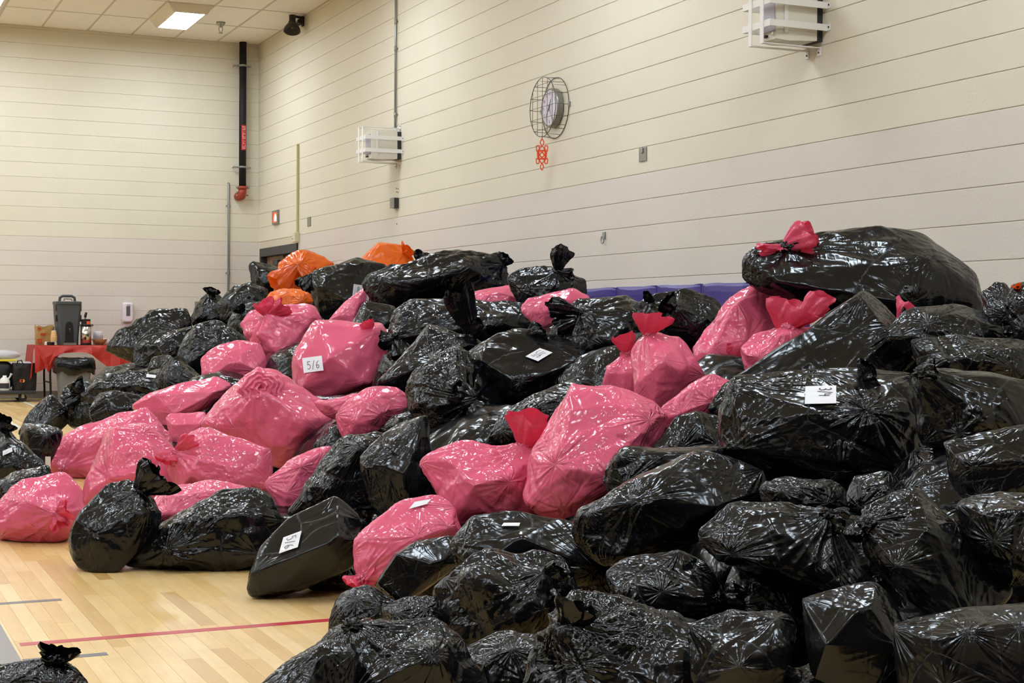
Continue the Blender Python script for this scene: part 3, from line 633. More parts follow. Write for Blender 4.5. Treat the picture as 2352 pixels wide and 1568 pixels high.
# ceiling sprinkler head
ps = CAM + ray(507, 51) * ((ZC - HC) / ray(507, 51)[2])
o = empty('fire_sprinkler', tuple(ps), 'small pendent sprinkler head on the ceiling beside the lit panel', 'sprinkler'); 
MB().lathe([(.001, 0), (.062, -.001), (.058, -.02), (.03, -.055), (.022, -.07), (.001, -.07)], 18).build('escutcheon', M['galv'], o, None, True)
for s in (-1, 1): MB().tube([(s*.02, 0, -.068), (s*.026, 0, -.10), (s*.012, 0, -.135), (0, 0, -.145)], .005, 6).build('frame_arm', M['galv'], o)
MB().lathe([(.001, -.143), (.03, -.145), (.03, -.15), (.001, -.152)], 14).build('deflector', M['galv'], o)

# sanitiser dispenser
a0, a1 = on_far(279, 739), on_far(303, 695); cx_ = (a0[0] + a1[0]) / 2; w2 = (a1[0] - a0[0]) / 2; z0, z1 = a0[2], a1[2]
o = empty('soap_dispenser', (cx_, YF, z0), 'white hand sanitiser dispenser on the far wall above the table', 'dispenser'); o0 = np.array([cx_, YF, z0])
M['disp'] = mat('dispenser_white', srgb(226, 216, 226), 0.4, 0.4)
prof = [(-.86, .0), (-.98, .1), (-1, .3), (-1, .85), (-.9, .97), (-.6, 1.0), (.6, 1.0), (.9, .97), (1, .85), (1, .3), (.95, .08), (.7, .0), (.3, -.03), (-.3, -.03), (-.65, -.02)]
b = MB(); b.rings([[(cx_ + u_ * w2 * k, YF - G - d, z0 + (z1 - z0) * (.5 + (v_ - .5) * k)) for u_, v_ in prof] for d, k in ((0, .96), (.03, 1), (.085, 1), (.105, .93), (.11, .85))]); b.build('cover', M['disp'], o, o0)
zz = z0 + (z1 - z0) * .56
MB().box((cx_ - w2*.35, YF - .1125, zz - .07), (cx_ + w2*.4, YF - .1105, zz + .07)).build('window', mat('smoked_window', srgb(96, 94, 100), 0.2), o, o0)
v, f = text_mesh('PURELL', .032, 'logo'); mx = max(abs(q_[0]) for q_ in v)
MB().add([(cx_ + .01 + x_ * w2 * .38 / mx + y_ * .2, YF - .1112 - abs(z) - .0003, z0 + (z1 - z0) * .86 + y_) for x_, y_, z in v], f).build('logo', mat('logo_purple', srgb(84, 60, 140), 0.5), o, o0)
MB().rings([[(cx_ - .05, YF - G - d, z0 - .02), (cx_ + .05, YF - G - d, z0 - .02), (cx_ + .045, YF - G - d, z0 - .17), (cx_ - .045, YF - G - d, z0 - .17)] for d in (0, .012)]).build('backplate', M['disp'], o, o0)
# ================================================================== refreshment table by the far wall
TY0, TY1, TZ = YF - 1.02, YF - .26, .745
TX0 = on_far(79, 792, TY0)[0]; TX1 = TX0 + 1.83
t = empty('folding_table', ((TX0+TX1)/2, (TY0+TY1)/2, 0), 'folding table by the far wall under a red plastic cover', 'table'); t0 = np.array([(TX0+TX1)/2, (TY0+TY1)/2, 0])
MB().rbox((TX0+.006, TY0+.006, TZ-.045), (TX1-.006, TY1-.006, TZ-.003), .008).build('tabletop', mat('table_top', srgb(190, 184, 172), 0.5, 0.3, var=0.05), t, t0)
for xx in (TX0 + .22, TX1 - .22):
    for yy in (TY0 + .07, TY1 - .07):
        MB().tube([(xx, yy, TZ - .046), (xx - .01, yy, .35), (xx, yy, .012)], .014, 8).build('leg', M['blackpaint'], t, t0)
    MB().tube([(xx, TY0 + .07, .25), (xx, TY1 - .07, .25)], .011, 8).build('stretcher', M['blackpaint'], t, t0)
M['redcloth'] = plastic('red_table_film', srgb(200, 58, 48), 0.42, 0.35, srgb(215, 50, 40), bump=0.5)
# cover: a thin sheet over the top that hangs down the front and the end, front hem lifted in the middle
def cover():
    b = MB(); g = .004; nx = 30
    def hem(s): # drop of the front hem along the table
        pts = [(0, .36), (.05, .33), (.10, .26), (.13, .15), (.20, .10), (.30, .09), (.38, .10), (.45, .20), (.52, .30), (.60, .36), (1, .38)]
        for (a, u), (c, v) in zip(pts, pts[1:]):
            if a <= s <= c: return u + (v - u) * (s - a) / (c - a)
        return .38
    cols = []
    for i in range(nx + 1):
        s = i / nx; x = TX0 + (TX1 - TX0) * s; h = hem(s); col = [(x, TY1, TZ + .0015), (x, (TY0+TY1)/2, TZ + .0015), (x, TY0, TZ + .001)]
        for k in range(1, 9):
            q = k / 8; wv = .02 * math.sin(s * 31 + q * 3) * q + .012 * math.sin(s * 67) * q
            col.append((x, TY0 - .008 - .03 * q ** .7 - wv - .02 * q, TZ - h * q))
        cols.append(col)
    n = len(cols[0]); v = [p for c in cols for p in c]
    f = [(i*n+k, (i+1)*n+k, (i+1)*n+k+1, i*n+k+1) for i in range(nx) for k in range(n-1)]
    b.add(v, f)
    ev = []; ny = 12
    for j in range(ny + 1):
        y = TY0 + (TY1 - TY0) * j / ny; hh = .42 + .03 * math.sin(j)
        for k in range(7): q = k / 6; ev.append((TX0 - .004 - .03 * q - .015 * math.sin(j * 1.7) * q, y, TZ + .001 - hh * q))
    b.add(ev, [(j*7+k, j*7+k+1, (j+1)*7+k+1, (j+1)*7+k) for j in range(ny) for k in range(6)])
    # loose corner flap turned over the front
    fv = [(TX0 + .02, TY0 - .02, TZ - .01), (TX0 + .13, TY0 - .02, TZ - .02), (TX0 + .34, TY0 - .03, TZ - .07), (TX0 + .17, TY0 - .05, TZ - .36), (TX0 + .10, TY0 - .05, TZ - .20), (TX0+.15, TY0-.06, TZ-.15)]
    b.add(fv, [(0, 1, 5, 4), (1, 2, 5), (2, 3, 5), (3, 4, 5)])
    return b
o = cover().build('table_cover', M['redcloth'], None, np.array([(TX0+TX1)/2, TY0, TZ])); tag(o, 'thin red plastic cover draped over the refreshment table', 'tablecloth')
TT = TZ + .004
def place(px, y): return on_far(px, 790, y)[0]
# insulated drink dispenser
y_ = TY0 + .33; xa, xb = place(125, y_), place(182.5, y_); cx_ = (xa + xb) / 2; w2 = (xb - xa) / 2; zt = on_far(150, 692, y_)[2]; hh = zt - TT
o = empty('drink_dispenser', (cx_, y_, TT), 'tall dark grey insulated drink dispenser on the red table', 'dispenser'); o0 = np.array([cx_, y_, TT])
M['cambro'] = mat('grey_moulded_plastic', srgb(72, 74, 76), 0.5, 0.35, var=0.06)
M['cambrodark'] = mat('dark_moulded_plastic', srgb(28, 26, 26), 0.5, 0.3)
b = MB(); dp = .21
def ring(z, k, d=dp): a = w2 * k; c = .03; return [(cx_-a+c, y_-d, z), (cx_+a-c, y_-d, z), (cx_+a, y_-d+c, z), (cx_+a, y_+d-c, z), (cx_+a-c, y_+d, z), (cx_-a+c, y_+d, z), (cx_-a, y_+d-c, z), (cx_-a, y_-d+c, z)]
b.rings([ring(TT+hh*.0, .74), ring(TT+hh*.2, .78), ring(TT+hh*.55, .88), ring(TT+hh*.8, .95), ring(TT+hh*.93, .97)]); body = b.build('body', M['cambro'], o, o0)
b = MB(); b.rings([ring(TT+hh*.932, 1.0, dp+.012), ring(TT+hh*.985, 1.0, dp+.012), ring(TT+hh*1.0, .96, dp)]); b.build('lid', M['cambro'], o, o0)
MB().tube([(cx_-.1, y_-.02, TT+hh), (cx_-.095, y_-.02, TT+hh+.05), (cx_-.06, y_-.02, TT+hh+.072), (cx_+.06, y_-.02, TT+hh+.072), (cx_+.095, y_-.02, TT+hh+.05), (cx_+.1, y_-.02, TT+hh)], .018, 8).build('carry_handle', M['cambro'], o, o0)
MB().tube([(cx_-.05, y_-.08, TT+hh+.005), (cx_-.05, y_-.08, TT+hh+.035), (cx_+.05, y_-.08, TT+hh+.035), (cx_+.05, y_-.08, TT+hh+.005)], .012, 6).build('vent_cap', M['steelgrey'], o, o0)
prof = [(-.5, 0), (-.33, .12), (-.3, .4), (-.26, .49), (-.12, .53), (.12, .53), (.26, .49), (.3, .4), (.33, .12), (.5, 0)]
MB().rings([[(cx_ + u * w2, y_ - dp - d, TT + .0 + hh * v) for u, v in prof] for d in (-.004, .014)]).build('tap_recess', M['cambrodark'], o, o0)
tp = MB().tube([(cx_, y_-dp-.014, TT+hh*.34), (cx_, y_-dp-.05, TT+hh*.34), (cx_, y_-dp-.055, TT+hh*.27)], .014, 8).build('tap', M['cambrodark'], o, o0)
MB().lathe([(.009, 0), (.009, .012)], 8, (cx_, y_-dp-.05, TT+hh*.355)).build('tap_button', M['galv'], tp, o0)
MB().box((cx_-.08, y_-dp-.09, TT), (cx_+.08, y_-dp-.0145, TT+.03)).build('drip_foot', M['steelgrey'], o, o0)
for s in (-1, 1):
    for v in (.86, .62): MB().rbox((cx_+s*w2*.95-.012, y_-.16, TT+hh*v-.05), (cx_+s*w2*.95+.012, y_-.08, TT+hh*v+.04), .004).build('latch', M['cambrodark'], o, o0)
# airpot
y_ = TY0 + .10; xa, xb = place(184.5, y_), place(210, y_); cx_ = (xa + xb) / 2; r = (xb - xa) / 2; zt = on_far(198, 733, y_)[2]; hh = zt - TT
o = empty('airpot', (cx_, y_, TT), 'stainless steel pump coffee pot with a black lid', 'coffee pot'); o0 = np.array([cx_, y_, TT])
M['inox'] = mat('polished_steel', srgb(200, 196, 190), 0.22, 0.5, metal=1.0)
MB().lathe([(r*.98, 0), (r, .015), (r, .02)], 28, (cx_, y_, TT)).build('foot', M['blackpaint'], o, o0)
MB().lathe([(r*.985, .0205), (r*.985, hh*.74)], 28, (cx_, y_, TT)).build('body', M['inox'], o, o0, True)
ld = MB().lathe([(r*1.02, hh*.741), (r*1.02, hh*.78), (r*.82, hh*.82), (r*.82, hh*.97), (r*.86, hh*.975), (r*.86, hh), (r*.3, hh*1.01)], 28, (cx_, y_, TT)).build('lid', M['blackpaint'], o, o0)
MB().box((cx_-.0+.0, y_-r*.95, TT+hh*.80), (cx_+.042, y_-r*.825, TT+hh*.93)).build('orange_badge', mat('orange_badge', srgb(226, 92, 28), 0.5), ld, o0)
MB().tube([(cx_-.01, y_, TT+hh*1.005), (cx_-.008, y_, TT+hh*1.07)], .012, 8).build('pump_stem', M['inox'], o, o0)
MB().tube([(cx_-.012, y_-.01, TT+hh*1.07), (cx_-.006, y_-.012, TT+hh*1.16), (cx_+.004, y_-.012, TT+hh*1.27)], [.016, .018, .013], 8).build('pump_lever', M['blackpaint'], o, o0)
MB().tube([(cx_-r*1.02, y_, TT+hh*.8), (cx_-r*1.25, y_, TT+hh*.77), (cx_-r*1.12, y_, TT+hh*.73)], .009, 6).build('handle_pivot', M['blackpaint'], o, o0); MB().tube([(cx_+r*1.02, y_, TT+hh*.8), (cx_+r*1.25, y_, TT+hh*.77), (cx_+r*1.12, y_, TT+hh*.73)], .009, 6).build('handle_pivot', M['blackpaint'], o, o0)
# paper bag
M['kraft'] = mat('printed_kraft', srgb(172, 138, 84), 0.75, 0.2, var=0.45, nscale=12, bump=0.5, bscale=25)
y_ = TY0 + .36; xa, xb = place(81, y_), place(124, y_); zt = on_far(100, 748, y_)[2]
b = MB(); rg = random.Random(3); N = 20
rings_ = []
for z, k in ((TT, .96), (TT+(zt-TT)*.35, 1.0), (TT+(zt-TT)*.7, .98), (TT+(zt-TT)*.93, 1.02), (zt, 1.0)):
    rr = []
    for i in range(N):
        a = 2*PI*i/N; sx = math.copysign(abs(math.cos(a))**.45, math.cos(a)); sy = math.copysign(abs(math.sin(a))**.45, math.sin(a))
        j = rg.uniform(.93, 1.05) if z > TT else 1
        rr.append(((xa+xb)/2 + sx*(xb-xa)/2*k*j, y_ + sy*.09*k*j, z + (rg.uniform(-.02, .012) if z == zt else 0)))
    rings_.append(rr)
b.rings(rings_, True, False)
o = empty('paper_bag', ((xa+xb)/2, y_, TT), 'crumpled brown paper food bag left of the drink dispenser', 'paper bag'); o0 = np.array([(xa+xb)/2, y_, TT]); b.build('bag', M['kraft'], o, o0)
M['redprint'] = mat('red_print', srgb(176, 74, 42), 0.75, 0.2, var=0.2)
xm = (xa+xb)/2
for u0, u1, v0, v1 in ((-.9, -.35, .08, .32), (-.55, .05, .50, .62), (-.85, -.5, .78, .92)):
    MB().box((xm+u0*(xb-xa)/2, y_-.098, TT+(zt-TT)*v0), (xm+u1*(xb-xa)/2, y_-.0955, TT+(zt-TT)*v1)).build('printed_patch', M['redprint'], o, o0)
# stacked paper cups
y_ = TY0 + .16; xc_ = place(123.5, y_)
M['cup1'] = mat('tan_cup', srgb(222, 178, 122), 0.6, 0.25, var=0.12, nscale=30); M['cup2'] = mat('cream_cup', srgb(224, 212, 186), 0.6, 0.25, var=0.08, nscale=30)
o = empty('cup_stack', (xc_, y_, TT), 'stack of tan and cream paper cups in front of the dispenser', 'cup stack'); o0 = np.array([xc_, y_, TT])
for k, (z0, m_) in enumerate(((0, 'cup2'), (.055, 'cup1'), (.075, 'cup1'), (.095, 'cup1'))):
    s = MB().lathe([(.042, z0), (.044, z0 + .004), (.030, z0 + .09), (.028, z0 + .09)], 20, (xc_, y_, TT)).build('cup', M[m_], o, o0)
MB().lathe([(.001, .189), (.029, .186), (.029, .192), (.001, .194)], 20, (xc_, y_, TT)).build('cup_base', M['white'], o, o0)
xk = place(116.5, TY0+.08)
tag(MB().lathe([(.046, 0), (.05, .035), (.052, .037), (.05, .04), (.001, .038)], 20, (xk, TY0+.08, TT)).build('small_tub', M['blackpaint'], None, np.array([xk, TY0+.08, TT])), 'low round black tub at the front edge of the red table', 'tub')
xk = place(106.5, TY0+.10)
tag(MB().lathe([(.02, 0), (.024, .03), (.018, .036), (.018, .045), (.001, .046)], 14, (xk, TY0+.10, TT)).build('creamer_cup', M['white'], None, np.array([xk, TY0+.10, TT])), 'tiny white creamer cup beside the black tub', 'creamer')
# bowl of treats
y_ = TY0 + .13; xc_ = place(228.5, y_); r = .098
o = empty('glass_bowl', (xc_, y_, TT), 'scalloped clear bowl of brown candy on the red table', 'bowl'); o0 = np.array([xc_, y_, TT])
M['glass'] = mat('amber_glass', srgb(214, 170, 130), 0.1, 0.5, trans=0.75)
N = 32
def sc(rr, z, amp=0, dz=0): return [(xc_ + rr*(1+amp*(k%2))*math.cos(2*PI*k/N), y_ + rr*(1+amp*(k%2))*math.sin(2*PI*k/N), TT + z + dz*(k%2)) for k in range(N)]
MB().rings([sc(.045, 0), sc(.05, .006), sc(.085, .04), sc(r, .07, .08, .012), sc(r*.96, .07, .08, .012), sc(.08, .042), sc(.046, .012)]).build('bowl', M['glass'], o, o0)
M['candy'] = mat('brown_candy', srgb(150, 84, 34), 0.4, 0.4, var=0.4, nscale=40); rg = random.Random(8); k_ = 0
for k in range(34):
    a, q = rg.uniform(0, 2*PI), rg.uniform(0, 1)**.5; z = .022 + .03*rg.random(); rr = q * (.04 + z*.55)
    bb = MB().lathe([(.004, -.008), (.0125, -.003), (.0125, .004), (.004, .009)], 8, (xc_ + rr*math.cos(a), y_ + rr*math.sin(a), TT + z)); bb.build('candy', M['candy'], o, o0)
y_ = TY0 + .36; xc_ = place(227, y_)
o = empty('plastic_cups', (xc_, y_, TT), 'sleeve of clear white plastic cups behind the candy bowl', 'cup stack'); o0 = np.array([xc_, y_, TT])
M['frost'] = mat('frosted_plastic', srgb(226, 220, 222), 0.35, 0.4, trans=0.25)
for k in range(9): MB().lathe([(.066, .0 + k*.013), (.068, .004 + k*.013), (.060, .08 + k*.013), (.001, .082 + k*.013)], 22, (xc_ - .01, y_, TT), True, True).build('cup', M['frost'], o, o0, True)
xs = place(243, TY0 + .30)
o = tag(MB().rings([[(xs + .075*q*math.cos(a), TY0+.34 + .05*q*math.sin(a), TT + z + .006*math.sin(3*a)) for a in np.linspace(0, 2*PI, 16, endpoint=False)] for q, z in ((.8, .007), (1, .03), (.9, .06), (.5, .08))]).build('plastic_sleeve', M['frost'], None, np.array([xs, TY0+.34, TT])), 'crumpled clear plastic sleeve right of the white cups', 'plastic wrap')

# ------------------------------------------------------------------ waste bin in front of the table
y_ = TY0 - .36; xa, xb = on_far(131, 860, y_)[0], on_far(206, 860, y_)[0]; cx_ = (xa+xb)/2; w2 = (xb-xa)/2; zt = on_far(170, 822, y_)[2]
o = empty('waste_bin', (cx_, y_, 0), 'grey plastic waste bin with a black liner in front of the table', 'waste bin'); o0 = np.array([cx_, y_, 0])
M['bin'] = mat('grey_bin_plastic', srgb(112, 114, 118), 0.5, 0.3, var=0.05)
def sq(z, a, d, p=.35):
    return [(cx_ + a*math.copysign(abs(math.cos(t))**p, math.cos(t)), y_ + d*math.copysign(abs(math.sin(t))**p, math.sin(t)), z) for t in np.linspace(0, 2*PI, 28, endpoint=False)]
MB().rings([sq(.004, w2*.86, .17), sq(zt*.5, w2*.95, .185), sq(zt*.95, w2*1.05, .2), sq(zt*.95, w2*1.02, .19), sq(zt*.5, w2*.9, .17), sq(.03, w2*.8, .15)]).build('bin_body', M['bin'], o, o0)
rg = random.Random(2)
def rag(z, a, d, am): return [(x + rg.uniform(-am, am), yy + rg.uniform(-am, am), zz + rg.uniform(-am, am)*1.2) for x, yy, zz in sq(z, a, d, .55)]
MB().rings([rag(zt*.66, w2*1.22, .235, .03), rag(zt*.78, w2*1.28, .25, .016), rag(zt*.92, w2*1.24, .24, .012), rag(zt*1.0, w2*1.15, .215, .008), sq(zt*.97, w2*1.0, .18), sq(zt*.5, w2*.85, .15)], False, False).build('liner', M['black'], o, o0, True)

# ------------------------------------------------------------------ loaded dolly at the wall
y0, y1 = YF - .95, YF - .30; xr = on_far(83, 900, y0)[0]; xl = xr - 1.15; zp = on_far(60, 897, y0)[2]
o = empty('platform_dolly', ((xl+xr)/2, (y0+y1)/2, 0), 'low dark platform dolly parked by the far wall', 'dolly'); o0 = np.array([(xl+xr)/2, (y0+y1)/2, 0])
MB().rbox((xl, y0, zp-.045), (xr, y1, zp), .01).build('platform', M['darkmetal'], o, o0)
MB().box((xl+.05, y0+.04, zp-.09), (xr-.22, y0+.06, zp-.046)).build('side_rail', M['steelgrey'], o, o0)
for xx in (xl+.12, xr-.16):
    for yy in (y0+.08, y1-.08):
        wv = [(xx + .052*math.cos(a), yy, .053 + .052*math.sin(a)) for a in np.linspace(0, 2*PI, 20, endpoint=False)]
        wh = MB().rings([[(x, yy-.018, z) for x, _, z in wv], [(x, yy+.018, z) for x, _, z in wv]]).build('wheel', M['blackpaint'], o, o0)
        MB().box((xx-.018, yy-.024, .05), (xx+.018, yy-.0185, zp-.046)).build('caster_fork', mat('zinc_yellow', srgb(184, 176, 140), 0.4, 0.4) if 'zinc' not in M else M['zinc'], wh, o0)
def blob(name, pts_c, rad, m, label, cat, seed, pw=.6, crum=.02, nu=28, nv=14, parts=None):
    """soft crumpled sack: rounded box with a creased skin"""
    rg = random.Random(seed); ph = [rg.uniform(0, 6) for _ in range(8)]; b = MB(); rr = []
    for j in range(nv + 1):
        t = -PI/2 + PI*j/nv; ct, st = max(math.cos(t), 0.02)**pw, math.copysign(abs(math.sin(t))**pw, math.sin(t)); r_ = []
        for i in range(nu):
            a = 2*PI*i/nu; cxx = math.copysign(abs(math.cos(a))**pw, math.cos(a)); syy = math.copysign(abs(math.sin(a))**pw, math.sin(a))
            k = 1 + crum*(math.sin(3*a+ph[0]) + math.sin(5*a+4*t+ph[1]) + .7*math.sin(9*a-6*t+ph[2]) + .5*math.sin(15*a+3*t+ph[3])) * (ct if j else 0)
            r_.append((rad[0]*cxx*ct*k, rad[1]*syy*ct*k, rad[2]*(st+1)*(1+crum*math.sin(2*a+ph[4])*(st > .3))))
        rr.append(r_)
    b.rings(rr); e = empty(name, tuple(pts_c), label, cat); b.build('sack', m, e, None, True); return e
M['tote'] = mat('black_tote', srgb(22, 21, 23), 0.5, 0.35, var=0.2, bump=0.6, bscale=18)
M['whitesack'] = plastic('white_film', srgb(222, 222, 228), 0.3, 0.3, srgb(230, 230, 235), bump=0.7)
ya = y0 + .16
xa, xb = on_far(28, 890, ya)[0], on_far(82, 890, ya)[0]; zt = on_far(55, 834, ya)[2]; cx_ = (xa+xb)/2; w2 = (xb-xa)/2; hh = zt - zp
o = empty('tote_bag', (cx_, ya, zp), 'black shopping tote with a red and yellow badge on the dolly', 'tote bag'); o0 = np.array([cx_, ya, zp])
b = MB(); rg = random.Random(6)
def tr(z, k, d): return [(cx_ + u*w2*k + rg.uniform(-.006, .006), ya + v*d + rg.uniform(-.006, .006), z + rg.uniform(-.004, .01)*(z > zp + .02)) for u, v in ((-1,-1),(-.5,-1.03),(0,-1),(.5,-1.04),(1,-1),(1,0),(1,1),(.3,1),(-.4,1),(-1,1),(-1,0))]
b.rings([tr(zp+.001, .94, .1), tr(zp+hh*.4, 1.0, .11), tr(zp+hh*.8, .97, .105), tr(zp+hh, .98, .09), tr(zp+hh*.97, .9, .08), tr(zp+hh*.6, .85, .08)], True, True); b.build('bag', M['tote'], o, o0)
for s, kx in ((-1, -.3),): MB().tube([(cx_-w2*.75, ya-.095, zp+hh*.9), (cx_-w2*.6, ya-.1, zp+hh*1.1), (cx_-w2*.3, ya-.1, zp+hh*1.12), (cx_-w2*.1, ya-.095, zp+hh*.93)], .008, 6).build('strap', M['blackpaint'], o, o0)
for u, c in ((-.32, (196, 60, 40)), (-.16, (214, 140, 50))):
    bb = MB().lathe([(.022, 0), (.022, .002)], 18); MB().add([(cx_+u*w2+x, ya-.1175-z, zp+hh*.36+yv) for x, yv, z in bb.v], bb.f).build('badge_dot', mat('badge_%d' % c[1], srgb(*c), 0.5), o, o0)
e = blob('plastic_wrap', (cx_+.02, ya, zp+hh*.72), (w2*.7, .06, .06), M['whitesack'], 'silvery clear plastic wrapping stuffed in the black tote', 'plastic wrap', 4, .7, .05)
xa2, xb2 = on_far(-70, 860, ya)[0], on_far(26, 860, ya)[0]
jx = on_far(11, 880, ya-.06)[0]
o = empty('white_jug', (jx, ya-.04, zp), 'white plastic jug with a dark label on the dolly', 'jug'); o0 = np.array([jx, ya-.04, zp])
hh2 = on_far(12, 862, ya-.04)[2] - zp
MB().lathe([(.066, 0), (.07, .01), (.07, hh2*.62), (.05, hh2*.8), (.025, hh2*.9), (.025, hh2)], 20, (jx, ya-.04, zp)).build('bottle', M['white'], o, o0, True)
lb = MB(); lb.rings([[(jx + .0712*math.cos(a), ya-.04 + .0712*math.sin(a), zp + hh2*z) for a in np.linspace(-PI*.85, -PI*.25, 12)] + [(jx + .0702*math.cos(a), ya-.04 + .0702*math.sin(a), zp + hh2*z) for a in np.linspace(-PI*.25, -PI*.85, 12)] for z in (.15, .5)]); lb.build('bottle_label', M['darkmetal'], o, o0)
MB().tube([(jx+.045, ya-.04, zp+hh2*.75), (jx+.07, ya-.04, zp+hh2*.95), (jx+.085, ya-.05, zp+hh2*1.12)], [.012, .01, .018], 8).build('spout', M['white'], o, o0)
xk = on_far(-10, 850, ya+.1)[0]
blob('dark_bundle', (xk, ya+.17, zp), (.24, .15, (on_far(10, 828, ya+.15)[2]-zp)/2), M['tote'], 'black fabric bundle on the dolly under the white plastic bag', 'bundle', 9, .6, .03)
zq = on_far(10, 830, ya+.15)[2]
MB_ = MB().rbox((xk-.16, ya+.04, zq+.004), (xk+.26, ya+.28, zq+.03), .008)
tag(MB_.build('yellow_packet', mat('yellow_print', srgb(222, 206, 40), 0.5, var=0.15), None, np.array([xk, ya+.15, zq])), 'flat yellow printed packet under the white plastic bag', 'packet')
blob('white_plastic_bag', (on_far(-5, 820, ya+.15)[0], ya+.16, zq+.032), (.27, .13, (on_far(5, 804, ya+.15)[2]-zq-.032)/2), M['whitesack'], 'limp white plastic bag on top of the loaded dolly', 'plastic bag', 12, .75, .05)
# ================================================================== the heap of tied bags
# heap surface: a slope that rises from a toe line on the floor to the wall
HS, HX0 = 0.42, 1.3
def slope_depth(px, py):
    d = ray(px, py); den = HS * d[0] - d[2]
    z = (HC + HS * HX0) / den if den > 0.02 else 40
    if d[2] < 0: z = min(z, (HC - 0.2) / -d[2])
    return min(z, (XR - 0.45) / d[0])
ICO = {}
def ico(l):
    if l not in ICO:
        bm = bmesh.new(); bmesh.ops.create_icosphere(bm, subdivisions=l, radius=1.0)
        ICO[l] = (np.array([v.co[:] for v in bm.verts]), np.array([[v.index for v in f.verts] for f in bm.faces])); bm.free()
    return ICO[l]
_rs = np.random.RandomState(11); _G = _rs.normal(size=(512, 3)); _G /= np.linalg.norm(_G, axis=1)[:, None]; _PM = _rs.permutation(512)
def noise(p):
    """gradient noise, about -1..1"""
    i = np.floor(p).astype(np.int64); f = p - i; u = f * f * f * (f * (f * 6 - 15) + 10); r = np.zeros(len(p))
    for a in (0, 1):
        for b in (0, 1):
            for c in (0, 1):
                h = _PM[(_PM[(_PM[(i[:, 0] + a) & 511] + i[:, 1] + b) & 511] + i[:, 2] + c) & 511]
                w = (u[:, 0] if a else 1 - u[:, 0]) * (u[:, 1] if b else 1 - u[:, 1]) * (u[:, 2] if c else 1 - u[:, 2])
                r += w * ((_G[h] * (f - np.array([a, b, c]))).sum(1))
    return r * 1.6
def tri(t): return 4 * np.abs(t - np.floor(t + 0.5)) - 1
def hull_planes(P):
    bm = bmesh.new()
    for q in P: bm.verts.new(q)
    r = bmesh.ops.convex_hull(bm, input=bm.verts[:])
    bm.normal_update(); C = P.mean(0); out = []
    fs = [f for f in bm.faces]
    hv = np.array([v.co[:] for v in bm.verts if v.link_faces])
    C = (hv.max(0) + hv.min(0)) / 2 * .4 + hv.mean(0) * .6
    for f in fs:
        n = np.array(f.normal[:]); o = float(n @ (np.array(f.verts[0].co[:]) - C))
        if np.linalg.norm(n) < .5: continue
        if o < 0: n, o = -n, -o
        if any(n @ m > .9985 and abs(o - p) < .012 for m, p in out): continue
        out.append((n, max(o, .015)))
    bm.free(); return C, out, hv
class Bag: buried = False; ros = 0
BAGS = []
def poly_area(o):
    x, y = o[:, 0], o[:, 1]; return abs(x @ np.roll(y, 1) - y @ np.roll(x, 1)) / 2
def B(col, label, out, front=None, k=None, t=(), d=0.0, p=16, c=1.0, th=1.0, bk=1.0, lab=(), tilt=.35, lvl=6, z=None, name=None, group=None, axis=None, fl=False, ros=0):
    """one bag: traced outline, its own depth, thickness, knot and tied ends"""
    b = Bag(); o = np.array(out, float); b.col, b.label, b.c, b.p, b.lvl, b.group = col, label, c, p, lvl, group
    b.name = name or {'black': 'black_garbage_bag', 'pink': 'pink_garbage_bag', 'orange': 'orange_garbage_bag'}[col]
    ct0 = (o.min(0) + o.max(0)) / 2; o = ct0 + (o - ct0) * 1.035
    cx, cy = ct0; p = p * 3.2; b.p = p; b.ros = ros
    z0 = (slope_depth(cx, cy) if z is None else z) + d
    if fl:
        i = int(np.argmax(o[:, 1])); z0 = (0.0 - HC) / ray(*o[i])[2] / (1 + tilt * (cy - o[i, 1]) / F) + d
    ar = poly_area(o); b.lvl = 7 if ar > 56000 else (5 if ar < 9000 else 6)
    S = math.sqrt(poly_area(o)) * z0 / F; b.S, b.z0 = S, z0
    P = []
    for x, y in o: P.append(at(x, y, z0 + tilt * (cy - y) * z0 / F))
    ctr = o.mean(0)
    if front is None:
        for x, y in ctr + (o - ctr) * .5: P.append(at(x, y, z0 - .36 * S * th + tilt * (cy - y) * z0 / F))
    else:
        for x, y, s in front: P.append(at(x, y, z0 - s * S * th))
    for x, y in ctr + (o - ctr) * .72 + [0, 6]: P.append(at(x, y, z0 + .5 * S * bk))
    P = np.array(P); P[:, 2] = np.maximum(P[:, 2], .0); P[:, 0] = np.minimum(P[:, 0], XR - .09)
    b.C, b.pl, b.hv = hull_planes(P); b.k = k; b.t = t; b.lab = lab; b.axis = axis
    rg = np.random.RandomState(len(BAGS) * 7 + 3)                # flat facets where the film is stretched over what is inside
    for _ in range(int(5 + 4 * min(c, 1.3))):
        n = rg.normal(size=3); n /= np.linalg.norm(n)
        if n @ CF > .3: n = -n
        sup = ((b.hv - b.C) @ n).max(); b.pl.append((n, sup * rg.uniform(.86, .95)))
    BAGS.append(b); return b
def pack(b):
    b.N = np.array([n for n, _ in b.pl]); b.O = np.array([o for _, o in b.pl])
def level(b, P, p=None):
    q = np.maximum((P - b.C) @ b.N.T / b.O, 0); p = p or b.p; m = q.max(1); m = np.maximum(m, 1e-9)
    return m * ((q / m[:, None]) ** p).sum(1) ** (1 / p)
def surf(b, D, p=None):
    """points of the soft hull along directions D"""
    q = np.maximum(D @ b.N.T / b.O, 0); p = p or b.p; m = np.maximum(q.max(1), 1e-9)
    return b.C + D * (1.0 / (m * ((q / m[:, None]) ** p).sum(1) ** (1 / p)))[:, None] * 1.025
